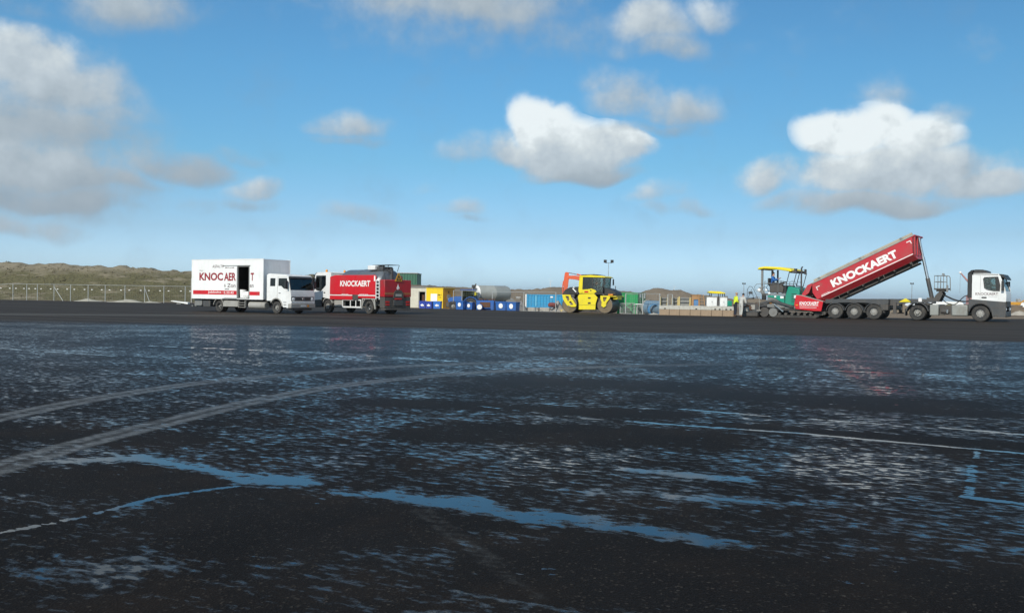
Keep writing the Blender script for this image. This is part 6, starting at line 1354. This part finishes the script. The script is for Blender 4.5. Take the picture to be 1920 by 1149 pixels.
# ---------------------------------------------------------------- far right
T = at('harbour_crane', 'far pale red crane jib leaning behind the white truck cab', 'crane', 1822, 1300, 0); h = wz(1800, 511, 1300); x0 = wx(1799, 1300)-T.location.x; m = paint('crane_red', (.55,.25,.22), .6, dirt=.2)
k = B(); k.cyl((x0, 0, h), (12, 0, 14), 1.0, 2.0, n=6); k.build('jib', m, T); B().box(-6, 24, -6, 6, -1, 14).build('crane_base', m, T); B().cyl((x0, 0, h), (x0, 0, 18), .2, n=5).build('cable', MGREY, T); B().ball((x0, 0, h), 2.0, 8, 6).build('jib_head', INKW, T)
def tent(px0, px1, Y, ptop, label, Wd=12, name='marquee'):
    T = at(name, label, 'tent' if name == 'marquee' else 'building', px0, Y); L = wx(px1, Y)-wx(px0, Y); h = wz(px0, ptop, Y)-T.location.z
    B().plate([(0, 0), (L, 0), (L, h*.6), (L*.93, h*.95), (L*.5, h), (L*.07, h*.85), (0, h*.45)] if name == 'marquee' else [(0, 0), (L, 0), (L, h), (0, h)], [], 0, Wd).build('roof_sheet' if name == 'marquee' else 'wall', INKW, T)
    [B().box(L*q, L*q+L*.04, -.06, -.002, 0, h*.3).build('opening', DGREY, T) for q in (.15, .4, .65)]; return T
tent(1742, 1808, 190, 564.5, 'low white marquee seen between the tractor unit cab and the tipper')
tent(1884, 1925, 330, 567, 'long low white building at the right edge beyond the truck', name='white_building')
def hp(px, Y, r, h, mat, label, seed, name='sand_heap'):
    x = wx(px, Y); tag(heap(name, x, Y, r, h, mat, seed, z0=gz(x, Y)-.05), label, 'heap')
hp(1782, 150, 3.2, 1.5, BANK, 'sandy heap between the marquee and the tractor unit', 2); hp(1690, 120, 3.0, 1.6, MOUND, 'grey heap of earth seen under the trailer chassis', 3, 'earth_heap')
hp(1905, 130, 4.2, 1.5, SAND, 'broad brown heap at the right edge behind the truck', 5, 'earth_heap'); hp(1912, 118, 1.5, .75, paint('pale_sand', (.42,.38,.32), .9, dirt=.4, bump=.5), 'small pale heap in front of the brown heap at the right edge', 7)
hp(1740, 260, 9, 2.2, MOUND, 'low distant heap behind the yellow marker of the trailer', 12, 'earth_heap'); hp(1420, 300, 12, 2.2, MOUND, 'low distant heap behind the paver screed', 15, 'earth_heap')
T = at('digger', 'far yellow digger beside the white building at the right edge', 'digger', 1901, 300, 0); B().box(-2.6, 2.6, -1, 1, .2, 1.1).build('track', GRIME, T, bevel=.2); B().box(-2.2, 1.8, -1.2, 1.2, 1.15, 2.3).build('house', OCHRE, T, bevel=.2); B().box(.8, 1.8, -1, .4, 2.35, 3.4).build('cab', LGREY, T, bevel=.1); B().plate([(1.8, 1.8), (4.8, 3.6), (6.6, 1.2), (6.2, 1.2), (4.7, 3.0), (1.8, 1.3)], [], .5, .9).build('boom', OCHRE, T)
# left: pale rubble and a white board by the fence
for i, (px, Y, r, h, lab) in enumerate(((166, 101.5, 2.2, .35, 'low pale heap of rubble at the foot of the mesh fence'), (236, 99.5, 2.6, .40, 'broad pale heap of rubble at the foot of the mesh fence'), (283, 98.6, 1.4, .25, 'smallest pale heap of rubble at the foot of the mesh fence'))):
    x = wx(px, Y); tag(heap('rubble_heap', x, Y, r, h, paint('pale_rubble', (.42,.40,.33), .9, dirt=.5, bump=.6), 20+i, sy=.5, z0=gz(x, Y)-.04), lab, 'rubble', None)
T = thing('white_board', 'long white board resting on a kerb left of the box truck', 'board', wx(320, 92), 92, -6, z=gz(wx(320, 92), 92), tilt=False)
B().plate([(0, .30), (1.9, .02), (1.95, .20), (.05, .36)], [], 0, .5).build('board_sheet', INKW, T); B().box(.6, 1.1, .1, .4, -.05, .16).build('trestle', MGREY, T)

# ---------------------------------------------------------------- air
m = bpy.data.materials.new('sea_haze'); m.use_nodes = True; m.node_tree.nodes.clear(); tt = NT(m.node_tree)
pv = tt.new('ShaderNodeVolumePrincipled'); pv.inputs['Color'].default_value = (.90, .96, 1.0, 1); pv.inputs['Density'].default_value = .00013; pv.inputs['Anisotropy'].default_value = .2
tt.l.new(pv.outputs[0], tt.new('ShaderNodeOutputMaterial').inputs['Volume'])
hz = MB().box(-7000, 7000, -3500, 8500, -3, 60).build('haze', m, smooth=False); hz['kind'] = 'stuff'
